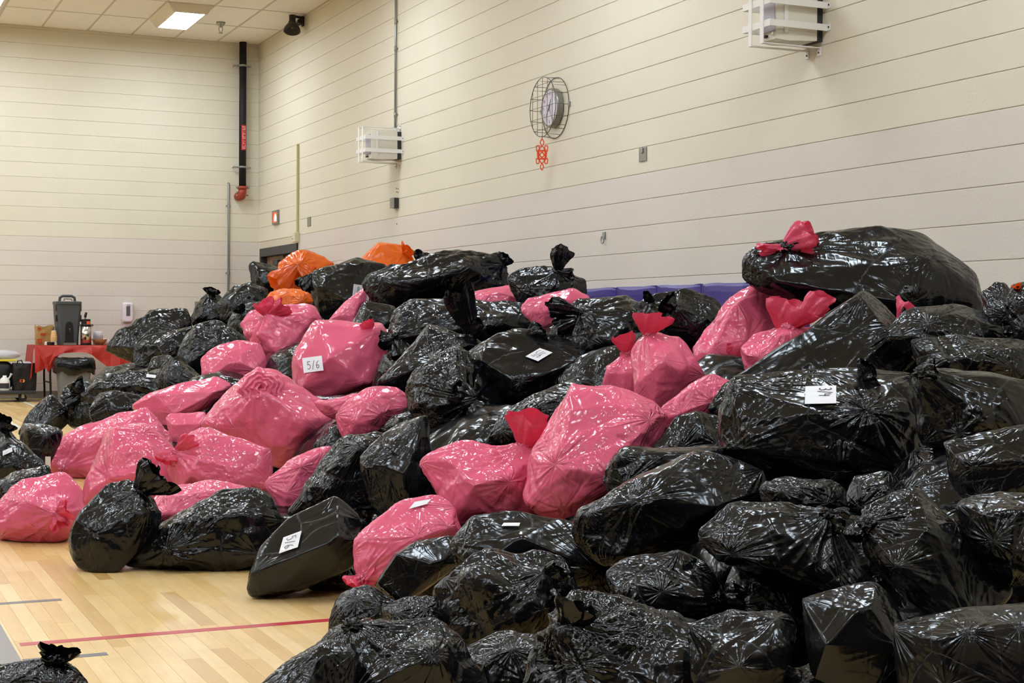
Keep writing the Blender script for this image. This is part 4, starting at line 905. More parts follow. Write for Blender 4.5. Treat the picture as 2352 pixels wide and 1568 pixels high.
def hit(b, px, py):
    zs = np.linspace(b.z0 - 1.2 * b.S, b.z0 + 1.0 * b.S, 160); P = CAM + np.outer(zs, ray(px, py)); l = level(b, P)
    i = np.where(l <= 1.025)[0]
    if len(i): return P[i[0]], True
    j = int(np.argmin(l)); return P[j], False
def recentre(b, D):
    pack(b); b.s = surf(b, D); c = b.s.mean(0); sh = b.N @ (c - b.C)
    if (b.O - sh).min() > .012: b.pl = [(n, o - float(n @ (c - b.C))) for n, o in b.pl]; b.C = c; pack(b); b.s = surf(b, D)
    b.r = np.linalg.norm(b.s - b.C, axis=1).max()
def part(a, e, D):
    """part two overlapping bags by the contact plane that costs the visible film least"""
    ia = level(a, e.s) < 1; ie = level(e, a.s) < 1
    if ia.sum() + ie.sum() < 1: return
    cand = []
    def try_plane(n, c, cut):                                   # keep 'cut' on the side n.x >= c
        sd = cut.s @ n; dist = cut.C @ n - c
        if dist < .03: return
        v = cut.s - CAM; v /= np.linalg.norm(v, axis=1)[:, None]; fac = ((cut.s - cut.C) * v).sum(1) < 0
        rem = np.maximum(c - sd, 0); cost = (rem * (1 + 2.5 * fac)).mean() / cut.S
        if cut.buried: cost *= .05
        elif cut is (a if a.z0 < e.z0 else e): cost *= 1.8
        cand.append((cost, n, c, cut))
    for n, o in a.pl: try_plane(n, o + a.C @ n, e)
    for n, o in e.pl: try_plane(n, o + e.C @ n, a)
    cand2 = None; n = e.C - a.C; L = np.linalg.norm(n)
    if not cand:
        if e.buried: e.drop = True; return
        if L < .02: return
        n /= L; c = (a.C @ n) * .4 + (e.C @ n) * .6
        a.pl.append((n, c - a.C @ n)); e.pl.append((-n, e.C @ n - c)); recentre(a, D); recentre(e, D); return
    cost, n, c, cut = min(cand, key=lambda q: q[0])
    if cut.buried and cut.C @ n - c < .07: cut.drop = True; return
    cut.pl.append((-n, cut.C @ n - c - .003)); recentre(cut, D)
def settle():
    """bags press flat against each other"""
    global BAGS
    D, _ = ico(4)
    for b in BAGS:
        if not hasattr(b, 's'): b.drop = False; b.pl.append((np.array([0, 0, -1.0]), max(b.C[2] - .003, .02))); recentre(b, D)
    order = sorted(BAGS, key=lambda b: (b.buried, b.z0))
    for i, a in enumerate(order):
        for e in order[i + 1:]:
            if a.drop: break
            if e.drop or (getattr(a, 'done', 0) and getattr(e, 'done', 0)) or np.linalg.norm(a.C - e.C) > a.r + e.r: continue
            part(a, e, D)
    BAGS = [b for b in BAGS if not b.drop]
    for b in BAGS: b.done = 1
HEAP = np.array([(-200,1235),(-200,1060),(40,1000),(160,900),(290,810),(360,728),(450,712),(560,672),(660,690),(720,640),(900,640),(1160,670),(1340,690),(1460,705),(1600,700),(1740,680),(2000,600),(2290,700),(2600,700),(2600,2200),(500,2200),(620,1540),(870,1340),(620,1300),(170,1270)], float)
def inside_heap(u, v):
    r = np.zeros(len(u), bool); n = len(HEAP)
    for i in range(n):
        (x0, y0), (x1, y1) = HEAP[i], HEAP[(i + 1) % n]
        c = ((y0 > v) != (y1 > v)) & (u < (x1 - x0) * (v - y0) / (y1 - y0 + 1e-9) + x0); r ^= c
    return r
def prune():
    """drop buried bags that no gap shows, from here or from a step to either side"""
    global BAGS
    vis = [b for b in BAGS if not b.buried]; keep = []
    for e in BAGS:
        if not e.buried: keep.append(e); continue
        w = e.s - CAM; zc = w @ CF; uu = W/2 + F * (w @ CR) / zc; vv = H/2 - F * (w @ CU) / zc
        if (~inside_heap(uu, vv)).mean() > .02: continue
        seen = False
        for off in (-.7, -.35, 0, .35, .7):
            eye = CAM + CR * off; pts = e.s[((e.s - e.C) * (eye - e.s)).sum(1) > 0][::5]; blk = np.zeros(len(pts), bool)
            for b in vis:
                w = b.C - eye; u = (e.C - eye) / np.linalg.norm(e.C - eye); t = w @ u
                if t <= 0 or np.linalg.norm(w - t * u) > b.r + e.r: continue
                for s_ in np.linspace(.35, .99, 36): blk |= level(b, eye + (pts - eye) * s_) < 1
            if (~blk).mean() > .02: seen = True; break
        if seen: keep.append(e)
    BAGS = keep
def props():
    """find bags with empty space below and put a buried bag there"""
    global BAGS
    sd = 3000; new = []
    for b in list(BAGS):
        zb = b.s[:, 2].min(); lowp = b.s[b.s[:, 2] < zb + .1].mean(0); x, y = lowp[0], lowp[1]
        if zb < .05: continue
        low = b.s[b.s[:, 2] < b.C[2] - .02] - [0, 0, .05]; sup = False
        for q in BAGS + new:
            if q is not b and np.linalg.norm(q.C - b.C) < q.r + b.r + .06 and (level(q, low) < 1).sum() > 2: sup = True; break
        if sup: continue
        zs = np.arange(zb - .02, 0, -.02); L = np.stack([np.full(len(zs), x), np.full(len(zs), y), zs], 1); free = np.ones(len(zs), bool)
        for q in BAGS + new:
            if q is not b and np.linalg.norm(q.C[:2] - [x, y]) < q.r + .05: free &= level(q, L) > 1
        k = int(np.argmin(free)) if not free.all() else len(zs)
        gap = .02 * k
        if gap < .05: continue
        n = max(1, int(round(gap / .55))); h = gap / n
        for j in range(n):
            q = buried(x, y, zb - h * (j + .5) + .01, .33, sd, hz=max(h / 2 + .03, .08)); sd += 1; D, _ = ico(4); q.drop = False; recentre(q, D); new.append(q)
def mesh_np(name, V, Fc, m, parent=None, loc=None, fold=None, smooth=True, crinkle=None):
    me = bpy.data.meshes.new(name); n = len(V); me.vertices.add(n); me.vertices.foreach_set('co', np.ascontiguousarray(V, dtype=np.float32).ravel())
    k = Fc.shape[1]; me.loops.add(Fc.size); me.loops.foreach_set('vertex_index', np.ascontiguousarray(Fc, dtype=np.int32).ravel())
    me.polygons.add(len(Fc)); me.polygons.foreach_set('loop_start', np.arange(0, Fc.size, k, dtype=np.int32)); me.polygons.foreach_set('loop_total', np.full(len(Fc), k, dtype=np.int32))
    me.polygons.foreach_set('use_smooth', np.full(len(Fc), smooth)); me.materials.append(m); me.update(calc_edges=True); me.validate()
    if fold is not None:
        a = me.attributes.new('fold', 'FLOAT_VECTOR', 'POINT'); a.data.foreach_set('vector', np.ascontiguousarray(fold, dtype=np.float32).ravel())
    if m.name.endswith(('film', 'single')):
        a = me.attributes.new('crinkle', 'FLOAT', 'POINT'); a.data.foreach_set('value', np.ascontiguousarray(np.full(n, .9) if crinkle is None else crinkle, dtype=np.float32))
    o = bpy.data.objects.new(name, me)
    if loc is not None: o.location = loc
    return link(o, parent)
def vnormals(V, Fc):
    a, b, c = V[Fc[:, 0]], V[Fc[:, 1]], V[Fc[:, 2]]; fn = np.cross(b - a, c - a); N = np.zeros_like(V)
    for j in range(3):
        for x in range(3): N[:, x] += np.bincount(Fc[:, j], fn[:, x], len(V))
    return N / (np.linalg.norm(N, axis=1)[:, None] + 1e-12)
def frame(ax):
    ax = ax / np.linalg.norm(ax); u = np.cross(ax, [0.3, 0.2, 1.0]); u /= np.linalg.norm(u); return ax, u, np.cross(ax, u)
def film_end(parent, org, K, T, w, m, rng, name='tied_end', open_=.8):
    """gathered end of a bag: a pleated, flaring tube of film that leaves the knot"""
    ax, u, v = frame(T - K); L = np.linalg.norm(T - K); nu, nv = 40, 13
    # broad side faces the lens a little
    view = (K - CAM); view /= np.linalg.norm(view); u = np.cross(ax, view); u /= np.linalg.norm(u) + 1e-9; v = np.cross(ax, u)
    ph = rng.uniform(0, 6.28, 8); bend = rng.uniform(-.12, .12, 2) * L; V = []
    for j in range(nv):
        s = j / (nv - 1); rad = w / 2 * (.14 + .86 * min(1, s * 1.25) ** .75) * (1 - .25 * max(0, s - .75) / .25 * (1 - open_))
        for i in range(nu):
            a = 2 * PI * i / nu; pl = 1 + s * (.20 * math.sin(3 * a + ph[0]) + .13 * math.sin(5 * a + ph[1] + 2 * s)) + .10 * math.sin(9 * a + ph[2]) + .06 * math.sin(13 * a + ph[3] - 3 * s)
            le = s * L * (1 + s * s * (.10 * math.sin(a + ph[4]) + .09 * math.sin(2 * a + ph[5]) + .05 * math.sin(5 * a + ph[6])))
            q = K + ax * (le - .012) + u * (math.cos(a) * rad * pl) + v * (math.sin(a) * rad * .55 * pl) + u * bend[0] * s * s + v * bend[1] * s * s
            V.append(q)
    V = np.array(V); q = V * 9 + ph[7]; V = V + (np.stack([noise(q), noise(q + 31), noise(q + 57)], 1)) * .010 * np.repeat(np.linspace(.2, 1, nv), nu)[:, None]
    q = V * 24 + ph[1]; V = V + np.stack([tri(noise(q)), tri(noise(q + 11)), tri(noise(q + 23))], 1) * .0035 * np.repeat(np.linspace(.2, 1, nv), nu)[:, None]
    V[:, 2] = np.maximum(V[:, 2], .002); V[:, 0] = np.minimum(V[:, 0], XR - .01)
    idx = np.arange(nu * nv).reshape(nv, nu); A = idx[:-1]; Bq = np.roll(A, -1, 1); Cq = np.roll(idx[1:], -1, 1); Dq = idx[1:]
    Fc = np.stack([A.ravel(), Bq.ravel(), Cq.ravel(), Dq.ravel()], 1)
    return mesh_np(name, V - org, Fc, m, parent)
GLY = {'5': [[(.9,1.4),(.2,1.4),(.15,.82),(.5,.92),(.85,.68),(.82,.22),(.45,0),(.1,.1)]], '6': [[(.8,1.35),(.42,1.1),(.16,.6),(.2,.15),(.5,0),(.8,.2),(.8,.5),(.5,.65),(.2,.42)]],
       '3': [[(.1,1.28),(.5,1.4),(.86,1.15),(.75,.85),(.4,.75),(.8,.6),(.9,.25),(.5,0),(.1,.12)]], '4': [[(.1,1.3),(.12,.65),(.95,.65)],[(.72,1.15),(.72,0)]], '/': [[(.2,-.15),(.8,1.5)]], '8': [[(.5,.75),(.15,1.05),(.5,1.4),(.85,1.05),(.5,.75),(.12,.35),(.5,0),(.88,.35),(.5,.75)]]}
def paper(b, parent, org, corners, text='', box=(.2, .25, .8, .75)):
    """white sheet taped to the film, following it, with pen figures on it"""
    c = np.array(corners, float); nx, ny = 7, 5
    def uv(u, v): return (c[0]*(1-u)+c[1]*u)*(1-v) + (c[3]*(1-u)+c[2]*u)*v
    pts = np.array([hit(b, *uv(i/(nx-1), j/(ny-1)))[0] for j in range(ny) for i in range(nx)])
    A = np.array([[1, i/(nx-1), j/(ny-1)] for j in range(ny) for i in range(nx)]); co, *_ = np.linalg.lstsq(A, pts, rcond=None); flat = A @ co
    raw = pts; pts = flat * .8 + pts * .2
    nrm = np.cross(co[1], co[2]); nrm /= np.linalg.norm(nrm); 
    if nrm @ (CAM - pts.mean(0)) < 0: nrm = -nrm
    pts = pts + nrm * (max(((raw - pts) @ nrm).max(), 0) + .009)
    top = pts; bot = pts - nrm * .0012; V = np.vstack([top, bot]); n = nx*ny; f = []
    for j in range(ny-1):
        for i in range(nx-1):
            a = j*nx+i; f.append((a, a+1, a+nx+1, a+nx)); f.append((n+a, n+a+nx, n+a+nx+1, n+a+1))
    rim = [i for i in range(nx)] + [j*nx+nx-1 for j in range(1, ny)] + [(ny-1)*nx+i for i in range(nx-2, -1, -1)] + [j*nx for j in range(ny-2, 0, -1)]
    for q in range(len(rim)): a, e = rim[q], rim[(q+1) % len(rim)]; f.append((a, n+a, n+e, e))
    o = mesh_np('paper_label', V - org, np.array(f), M['paper'], parent, smooth=False); o['label'] = 'white paper label' + (' with %s written on it' % text if text in ('5/6', '3/4') else '')
    if text:
        grid = pts.reshape(ny, nx, 3)
        def p3(u, v):
            x, y = min(max(u, 0), .999)*(nx-1), min(max(v, 0), .999)*(ny-1); i, j = int(x), int(y); fx, fy = x-i, y-j
            return (grid[j,i]*(1-fx)+grid[j,i+1]*fx)*(1-fy)+(grid[j+1,i]*(1-fx)+grid[j+1,i+1]*fx)*fy
        m = MB(); n_ = len(text); u0, v0, u1, v1 = box; step = (u1-u0)/n_; wpen = np.linalg.norm(p3(0, .5)-p3(.99, .5)) * .011
        for g_, ch in enumerate(text):
            for st in GLY[ch]:
                P3 = [p3(u0+step*(g_+.08+.84*x), v0+(v1-v0)*y/1.4) + nrm*.0012 for x, y in st]
                for q0, q1 in zip(P3, P3[1:]):
                    dd = (q1-q0)/(np.linalg.norm(q1-q0)+1e-9); s_ = np.cross(nrm, dd)*wpen; q0 = q0-dd*wpen*.7; q1 = q1+dd*wpen*.7
                    m.rings([[q0-s_, q0+s_, q1+s_, q1-s_], [q0-s_+nrm*.0005, q0+s_+nrm*.0005, q1+s_+nrm*.0005, q1-s_+nrm*.0005]])
        q = m.build('handwriting', M['ink'], o, org)
    return pts
def make_bag(b, seed):
    rng = np.random.RandomState(seed); D0, Fc = ico(b.lvl)
    ext = b.hv - b.C; cov = ext.T @ ext / len(ext); w_, E = np.linalg.eigh(cov); sc = np.sqrt(np.maximum(w_, 1e-5)); sc = sc / sc.max(); sc = np.maximum(sc, .35) ** .8
    D = (D0 @ np.diag(sc)) @ E.T; D /= np.linalg.norm(D, axis=1)[:, None]
    if np.linalg.det(E) < 0: Fc = Fc[:, ::-1]
    V = surf(b, D); N = vnormals(V, Fc); S = b.S; q = V - b.C; so = rng.uniform(0, 90, 3); amp = b.c * min(1.15, max(.55, S / .55))
    disp = np.zeros(len(V))
    disp += .009 * noise(q * 3.2 + so) + .005 * noise(q * 7 + so + 5)
    for k in range(8):                                         # straight creases with flat film between
        n = rng.normal(size=3); n /= np.linalg.norm(n); f = rng.uniform(3.2, 11.5)
        wrp = .30 * noise(q * 3.5 + so + 13 * k); mk = np.clip(.5 + 1.3 * noise(q * 2.8 + so + 7 * k + 3), 0, 1)
        disp += mk * tri(f * (q @ n) + wrp + rng.rand()) * .028 / f
    K = None; fold = np.zeros((len(V), 3)); 
    if b.k is not None:
        K, ins = hit(b, *b.k)
    ref = K if K is not None else V[np.argmax((V - b.C) @ (rng.normal(size=3)))]
    ax, u, v = frame(ref - b.C); r = V - ref; d = np.linalg.norm(r, axis=1); ph = np.arctan2(r @ v, r @ u)
    # points that pull the film: the knot and the corners in view; streaks run to the nearest one
    T = [ref]; view = (b.C - CAM) / np.linalg.norm(b.C - CAM); cand = sorted(b.hv.tolist(), key=lambda h: -np.linalg.norm(np.array(h) - b.C))
    for h in cand:
        h = np.array(h)
        if (h - b.C) @ view < .12 * S and all(np.linalg.norm(h - t) > .30 * S for t in T) and len(T) < 6 and rng.rand() < .75: T.append(h)
    DD = np.stack([np.linalg.norm(V - t, axis=1) * (1 if i else .7) for i, t in enumerate(T)], 1); near = DD.argmin(1); sd_ = np.sort(DD, 1); gapd = (sd_[:, 1] - sd_[:, 0]) if DD.shape[1] > 1 else np.ones(len(V))
    fold = np.zeros((len(V), 3))
    for i, t in enumerate(T):
        m_ = near == i; a3, u3, v3 = frame(t - b.C + 1e-6); r3 = V[m_] - t; d3 = np.linalg.norm(r3, axis=1); p3 = np.arctan2(r3 @ v3, r3 @ u3); fr = rng.uniform(3.4, 4.6)
        fold[m_] = np.stack([fr * np.cos(p3), fr * np.sin(p3), 1.2 * d3 / .3 + seed * 3.7 + i * 11], 1)
    tens = np.exp(-sd_[:, 0] / (.20 * S / .6)) * np.clip(gapd / .03, 0, 1)
    lenf = .30 * S / .6 + .06
    st = 1 - 2 * np.abs(noise(np.stack([2.4 * np.cos(ph), 2.4 * np.sin(ph), d * 2.2 + seed], 1)))
    st2 = 1 - 2 * np.abs(noise(np.stack([4.6 * np.cos(ph), 4.6 * np.sin(ph), d * 3 + seed + 40], 1)))
    ak = 1.0 if K is not None else .45
    disp += ak * (.015 * st + .008 * st2) * np.exp(-d / lenf) * np.clip(d / .06, 0, 1)
    if K is not None and not b.ros: disp += .045 * np.exp(-(d / .055) ** 2) - .02 * np.exp(-(d / .16) ** 2)
    for cpt in b.hv[::2]:                                      # tension streaks that fan out from the corners of what is inside
        rr = V - cpt; dd = np.linalg.norm(rr, axis=1); a2, u2, v2 = frame(cpt - b.C); p2 = np.arctan2(rr @ v2, rr @ u2)
        w = np.exp(-dd / (.16 * S / .6)); i = np.where(w > .05)[0]
        if len(i): disp[i] += .009 * w[i] * np.clip(dd[i] / .03, 0, 1) * (1 - 2 * np.abs(noise(np.stack([5 * np.cos(p2[i]), 5 * np.sin(p2[i]), dd[i] * 2 + seed], 1))))
    cw = np.zeros(len(V))
    for cpt in b.hv: cw = np.maximum(cw, np.exp(-np.linalg.norm(V - cpt, axis=1) / (.13 * S / .6)))
    crk = np.clip(b.c * np.clip(gapd / .035, 0, 1) * (.22 + .9 * tens * np.clip(sd_[:, 0] / .05, 0, 1) * (.6 + .4 * np.clip(noise(q * 3 + so + 70) * 3, -1, 1)) + .9 * np.clip(noise(q * 2.6 + so + 50) * 1.7, 0, 1)), .03, 1.6)
    disp *= amp
    if b.c > 1.2: disp += (b.c - 1.2) * .035 * (1 - 2 * np.abs(noise(q * 6.5 + so + 20)))
    for lb in b.lab:
        lp = np.array([hit(b, *(np.array(lb[0]).mean(0)))[0]])[0]; lr = max(np.linalg.norm(np.array(x) - np.array(lb[0]).mean(0)) for x in lb[0]) * b.z0 / F
        disp *= 1 - .85 * np.exp(-(np.linalg.norm(V - lp, axis=1) / (lr * 1.5)) ** 4)
    V = V + N * disp[:, None]
    V[:, 2] = np.maximum(V[:, 2], .002); V[:, 0] = np.minimum(V[:, 0], XR - .072)
    org = np.array([b.C[0], b.C[1], V[:, 2].min()])
    parts = (b.k is not None) or b.t or b.lab
    if parts: root = empty(b.name, tuple(org), b.label, 'garbage bag', b.group); mesh_np('bag_body', V - org, Fc, M[b.col], root, fold=fold, crinkle=crk)
    else:
        root = mesh_np(b.name, V - org, Fc, M[b.col], None, tuple(org), fold=fold, crinkle=crk); tag(root, b.label, 'garbage bag', b.group)
    if K is not None and not b.ros:
        kn = (K - b.C) / np.linalg.norm(K - b.C); Kc = K + kn * .018 * amp; kd, kf = ico(4); a_, u_, v_ = frame(kn)
        kv = kd * (1 + .28 * tri(1.1 * noise(kd * 2.2 + so))[:, None] + .2 * noise(kd * 4 + so)[:, None]); ks = .030 * min(1.3, max(.8, S / .55))
        kv = Kc + kv[:, :1] * u_ * ks * 1.15 + kv[:, 1:2] * v_ * ks * .9 + kv[:, 2:3] * a_ * ks
        kv[:, 2] = np.maximum(kv[:, 2], .002); mesh_np('knot', kv - org, kf, M[b.col], root)
    for tl in b.t:
        kx, ky, tx, ty, w = tl[:5]; colr = tl[5] if len(tl) > 5 and tl[5] else b.col; dz = tl[6] if len(tl) > 6 else -.03
        if K is not None and abs(kx - b.k[0]) + abs(ky - b.k[1]) < 12: p0 = K + (K - b.C) / np.linalg.norm(K - b.C) * .02
        else: p0, _ = hit(b, kx, ky)
        zk = (p0 - CAM) @ CF; p1 = at(tx, ty, zk + dz)
        film_end(root, org, p0, p1, w * zk / F, M[colr + '_end'], rng)
    for lb in b.lab: paper(b, root, org, *lb)
    if b.ros:                                                  # film wound up into a flat spiral
        R0 = b.ros * b.z0 / F; nu, nv = 72, 26; V2 = []; kn = (K - b.C) / np.linalg.norm(K - b.C); vw = CAM - K; vw /= np.linalg.norm(vw); kn = kn * .4 + vw * .6; a_, u_, v_ = frame(kn)
        for j in range(nv):
            r_ = j / (nv - 1)
            for i in range(nu):
                a = 2 * PI * i / nu; s_ = (4.3 * r_ - i / nu + .12 * math.sin(3 * a)) % 1.0; h = R0 * (.16 * (1 - r_ * r_) + .17 * (1 - abs(2 * s_ - 1)) ** .8 * min(1, 6 * r_) * (1 - r_ ** 6)) - (.35 * R0 * max(0, 1 - r_ * 6))
                rr_ = R0 * r_ * (1 + .07 * math.sin(5 * a + 1) + .05 * math.sin(9 * a)); V2.append(K + u_ * rr_ * math.cos(a) + v_ * rr_ * math.sin(a) + a_ * (h - .03 * r_))
        V2 = np.array(V2); qn = V2 * 30; V2 += np.stack([noise(qn), noise(qn + 9), noise(qn + 21)], 1) * .009
        idx = np.arange(nu * nv).reshape(nv, nu); A = idx[:-1]; mesh_np('twisted_rosette', V2 - org, np.stack([A.ravel(), np.roll(A, -1, 1).ravel(), np.roll(idx[1:], -1, 1).ravel(), idx[1:].ravel()], 1), M[b.col], root)
    return root
# ------------------------------------------------------------------ the bags, outline points in photo pixels
# upper back edge
B('black', 'small rolled black bag lying beside the orange bags near the doors', [(572,604),(582,600),(612,609),(645,617),(660,640),(650,672),(600,672),(578,645)], d=-.1, axis=0)
B('orange', 'orange bag with a central knot sitting on another orange bag', [(640,640),(645,602),(668,582),(700,572),(730,584),(764,607),(742,640),(716,668),(628,672),(634,652)], front=[(684,612,.45),(660,650,.35),(720,610,.2)], k=(684,610), t=[(684,612,640,660,60),(684,612,716,640,40)], c=1.2)
B('orange', 'orange bag lying flat beneath the knotted orange bag', [(608,694),(622,672),(650,664),(716,665),(722,695),(690,712),(640,712)], d=.05)
B('black', 'upright black box-shaped bag in front of the orange bags with a white paper', [(714,628),(800,602),(822,594),(886,612),(884,645),(862,670),(790,735),(760,742),(735,720),(716,662)], front=[(822,598,.1),(800,690,.55),(730,650,.25)], p=40, c=.6, t=[(718,630,698,665,40)], lab=[([(804,684),(842,692),(846,656),(808,653)], '8', (.2,.45,.4,.85))])
B('orange', 'pointed orange bag at the top of the heap behind the black box bag', [(826,600),(870,558),(902,568),(928,563),(946,586),(950,610),(905,630),(850,640)], front=[(870,562,.2),(905,622,.5),(845,610,.3)], p=40, c=.7, k=(925,583), t=[(918,585,942,572,42)])
B('pink', 'pink bag just showing behind the long black bag on top of the heap', [(948,606),(972,598),(1000,604),(1005,660),(950,660)], d=.35, t=[])
B('black', 'black bag whose small tied end pokes up behind the long black bag', [(935,612),(975,608),(1015,618),(1020,660),(940,660)], d=.25, k=(968,612), t=[(968,610,968,577,36)])
B('black', 'long black bag lying along the top of the heap over a pink tied end', [(838,655),(850,632),(905,616),(1000,586),(1055,577),(1110,585),(1142,594),(1162,590),(1168,602),(1166,650),(1140,668),(1060,680),(960,695),(885,710),(855,698)], front=[(880,645,.25),(985,640,.4),(1090,610,.35),(870,690,.2)], k=(1145,610), t=[(1140,608,1165,588,36)], lvl=7, c=1.2, p=22, d=-.15)
B('pink', 'shiny pink bag neck pinched out under the long black bag', [(750,738),(790,694),(838,660),(842,690),(826,714),(815,745),(780,752)], d=-.35, p=22, th=.7, bk=.6)
B('black', 'black bag hidden in the shade between the pink neck and the large pink bag', [(800,760),(838,692),(910,702),(915,745),(880,770)], d=-.1, c=.7)
B('black', 'black bag against the wall with a tall upright tied end', [(1172,640),(1195,622),(1245,612),(1285,620),(1342,642),(1346,668),(1340,700),(1250,708),(1200,700),(1178,668)], front=[(1215,665,.3),(1290,655,.4),(1250,690,.4)], k=(1278,628), t=[(1278,628,1287,566,48),(1280,632,1318,628,26)], p=18)
B('pink', 'pink bag pressed beneath the long black bag on the heap top', [(1060,692),(1085,672),(1150,664),(1168,655),(1212,680),(1212,705),(1150,722),(1070,722)], d=-.05)
B('pink', 'pink bag in front of the tall tied black bag by the wall', [(1198,704),(1215,686),(1298,680),(1312,664),(1358,686),(1345,705),(1300,725),(1245,755),(1215,740)], front=[(1300,690,.3),(1250,720,.35)], d=-.15, p=24)
# second rank
B('black', 'broad black bag behind the bag with the tall drooping tied end', [(893,745),(915,702),(940,690),(1030,696),(1160,700),(1244,697),(1250,745),(1200,775),(1100,800),(990,800),(905,815),(885,790)], front=[(1000,740,.3),(1150,740,.3),(930,770,.3)], k=(915,772), t=[(915,772,925,820,60),(912,772,872,790,40)], lvl=7, p=20, d=.1)
B('black', 'black bag with a tall tied end standing up from its middle', [(866,886),(905,842),(985,748),(1060,772),(1135,800),(1120,850),(1020,885),(930,892)], front=[(985,755,.05),(900,870,.3),(1000,830,.45),(1080,790,.4)], k=(1078,778), t=[(1076,776,1052,668,64),(1080,775,1110,745,50)], p=28, d=-.12)
B('black', 'flat-topped black box bag with a white paper marked 5/6 on its lid', [(1076,810),(1150,770),(1193,756),(1290,780),(1336,806),(1340,838),(1335,862),(1210,945),(1150,920),(1090,860)], front=[(1193,880,.62),(1084,812,.12),(1332,828,.2),(1190,760,-.2),(1205,930,.45)], p=44, c=.7, lab=[([(1207,821),(1235,833),(1269,812),(1239,803)], '5/6', (.15,.2,.75,.8))], t=[(1215,765,1250,752,44)], lvl=7)
B('black', 'crumpled black bag with a small knot below the flat-topped box bag', [(938,898),(950,870),(1000,816),(1045,803),(1080,830),(1140,905),(1155,965),(1120,1008),(1050,1022),(990,1002),(955,952)], front=[(1040,810,.1),(965,935,.3),(1060,900,.5),(1100,980,.4),(1000,990,.3)], k=(1078,918), t=[(1076,916,1036,900,50),(1080,920,1100,950,40)], c=1.5, lvl=7, d=-.1)
B('black', 'black bag gathered at a side knot beside the pink bag by the wall', [(1262,765),(1305,702),(1345,686),(1440,683),(1510,720),(1490,800),(1405,835),(1388,855),(1335,815),(1280,800)], front=[(1345,725,.25),(1400,800,.5),(1450,720,.3)], k=(1338,722), t=[(1334,722,1262,697,40),(1325,735,1275,750,40)], p=22)
B('black', 'black bag with a pleated knot in front of the blue wall mat', [(1452,700),(1500,683),(1580,664),(1640,692),(1665,722),(1645,765),(1605,810),(1540,805),(1480,760)], front=[(1560,712,.3),(1600,760,.4),(1510,740,.3),(1640,720,.2)], k=(1553,712), t=[(1553,710,1520,690,50),(1500,690,1478,674,22)], c=1.2)
B('pink', 'tall pink bag leaning under the huge black bag', [(1588,812),(1640,740),(1682,680),(1735,656),(1795,672),(1800,745),(1745,860),(1660,878),(1605,850)], front=[(1690,690,.2),(1640,800,.4),(1720,780,.35)], k=(1690,838), t=[(1690,836,1695,792,44)], p=20, lvl=7, d=.2)
B('pink', 'pink bag with two big tied ears beside the slanting black box bag', [(1700,805),(1738,768),(1800,752),(1910,748),(1900,800),(1770,880),(1722,868)], front=[(1800,770,.3),(1740,820,.4),(1850,790,.3)], k=(1808,760), t=[(1800,756,1818,692,110),(1815,752,1905,690,56)], c=1.1, d=.3)
B('pink', 'rounded pink bag with a big open tied end at the middle of the heap', [(1453,925),(1453,802),(1470,782),(1510,769),(1560,774),(1592,805),(1620,862),(1575,905),(1515,945)], front=[(1525,820,.5),(1470,860,.3),(1580,850,.4),(1500,920,.35)], t=[(1492,776,1496,716,80)], p=16, c=.8, lvl=7, k=(1492,776))
B('pink', 'small pink box bag with a curled tied end beside the rounded pink bag', [(1384,898),(1394,842),(1440,818),(1475,815),(1475,915),(1430,925)], front=[(1396,846,.2),(1455,850,.3),(1440,900,.3)], p=36, c=.7, k=(1440,818), t=[(1440,818,1428,768,48)], d=.1)
B('pink', 'low pink bag wedged against the slanting black box bag', [(1520,940),(1590,882),(1640,860),(1685,880),(1680,925),(1620,968),(1555,990),(1525,975)], front=[(1590,890,.2),(1560,950,.35),(1640,920,.35)], p=24, c=1.1)
B('pink', 'largest glossy pink box bag standing in the middle of the heap', [(1226,1040),(1262,998),(1318,889),(1420,899),(1500,930),(1529,962),(1515,1030),(1440,1110),(1385,1145),(1320,1178),(1270,1186),(1208,1175),(1225,1130),(1238,1070)], front=[(1322,897,.06),(1268,1070,.45),(1405,1092,.5),(1300,1165,.35),(1500,960,.2)], p=34, c=1.0, lvl=7, d=-.1)
B('pink', 'crumpled pink bag with a red tied end in front of the largest pink bag', [(968,1062),(1010,1042),(1080,1020),(1150,1024),(1240,1042),(1250,1085),(1225,1175),(1130,1190),(1080,1200),(1050,1208),(1035,1155),(998,1110)], front=[(1175,1105,.4),(1045,1190,.3),(1010,1060,.15),(1100,1120,.45)], k=(1195,1032), t=[(1192,1032,1222,948,96)], c=1.3, p=24, lvl=7, d=-.1)
B('pink', 'slanting pink box bag with a white paper at its top edge', [(818,1240),(880,1190),(930,1152),(1010,1136),(1040,1170),(1056,1222),(980,1290),(900,1330),(870,1350),(828,1318),(816,1272)], front=[(822,1240,.1),(940,1170,.05),(835,1310,.25),(960,1230,.4),(1030,1210,.25)], p=36, c=.8, k=(834,1325), t=[(834,1325,800,1350,56),(850,1320,862,1330,50)], lab=[([(936,1178),(984,1158),(988,1155),(956,1153)],)], lvl=7)
B('black', 'black wedge box bag on the floor with a white paper marked 5/6', [(573,1360),(579,1316),(610,1240),(650,1202),(765,1145),(796,1162),(850,1215),(832,1275),(800,1303),(690,1352),(614,1372)], front=[(580,1317,.30),(790,1234,.50),(793,1166,.1),(615,1370,.2),(800,1300,.26),(640,1215,-.2)], p=60, c=.35, k=(833,1200), t=[(833,1200,842,1165,40),(833,1202,856,1225,34)], lab=[([(655,1238),(642,1273),(688,1260),(694,1221)], '5/6', (.12,.25,.88,.75))], lvl=7, tilt=.2, fl=True)
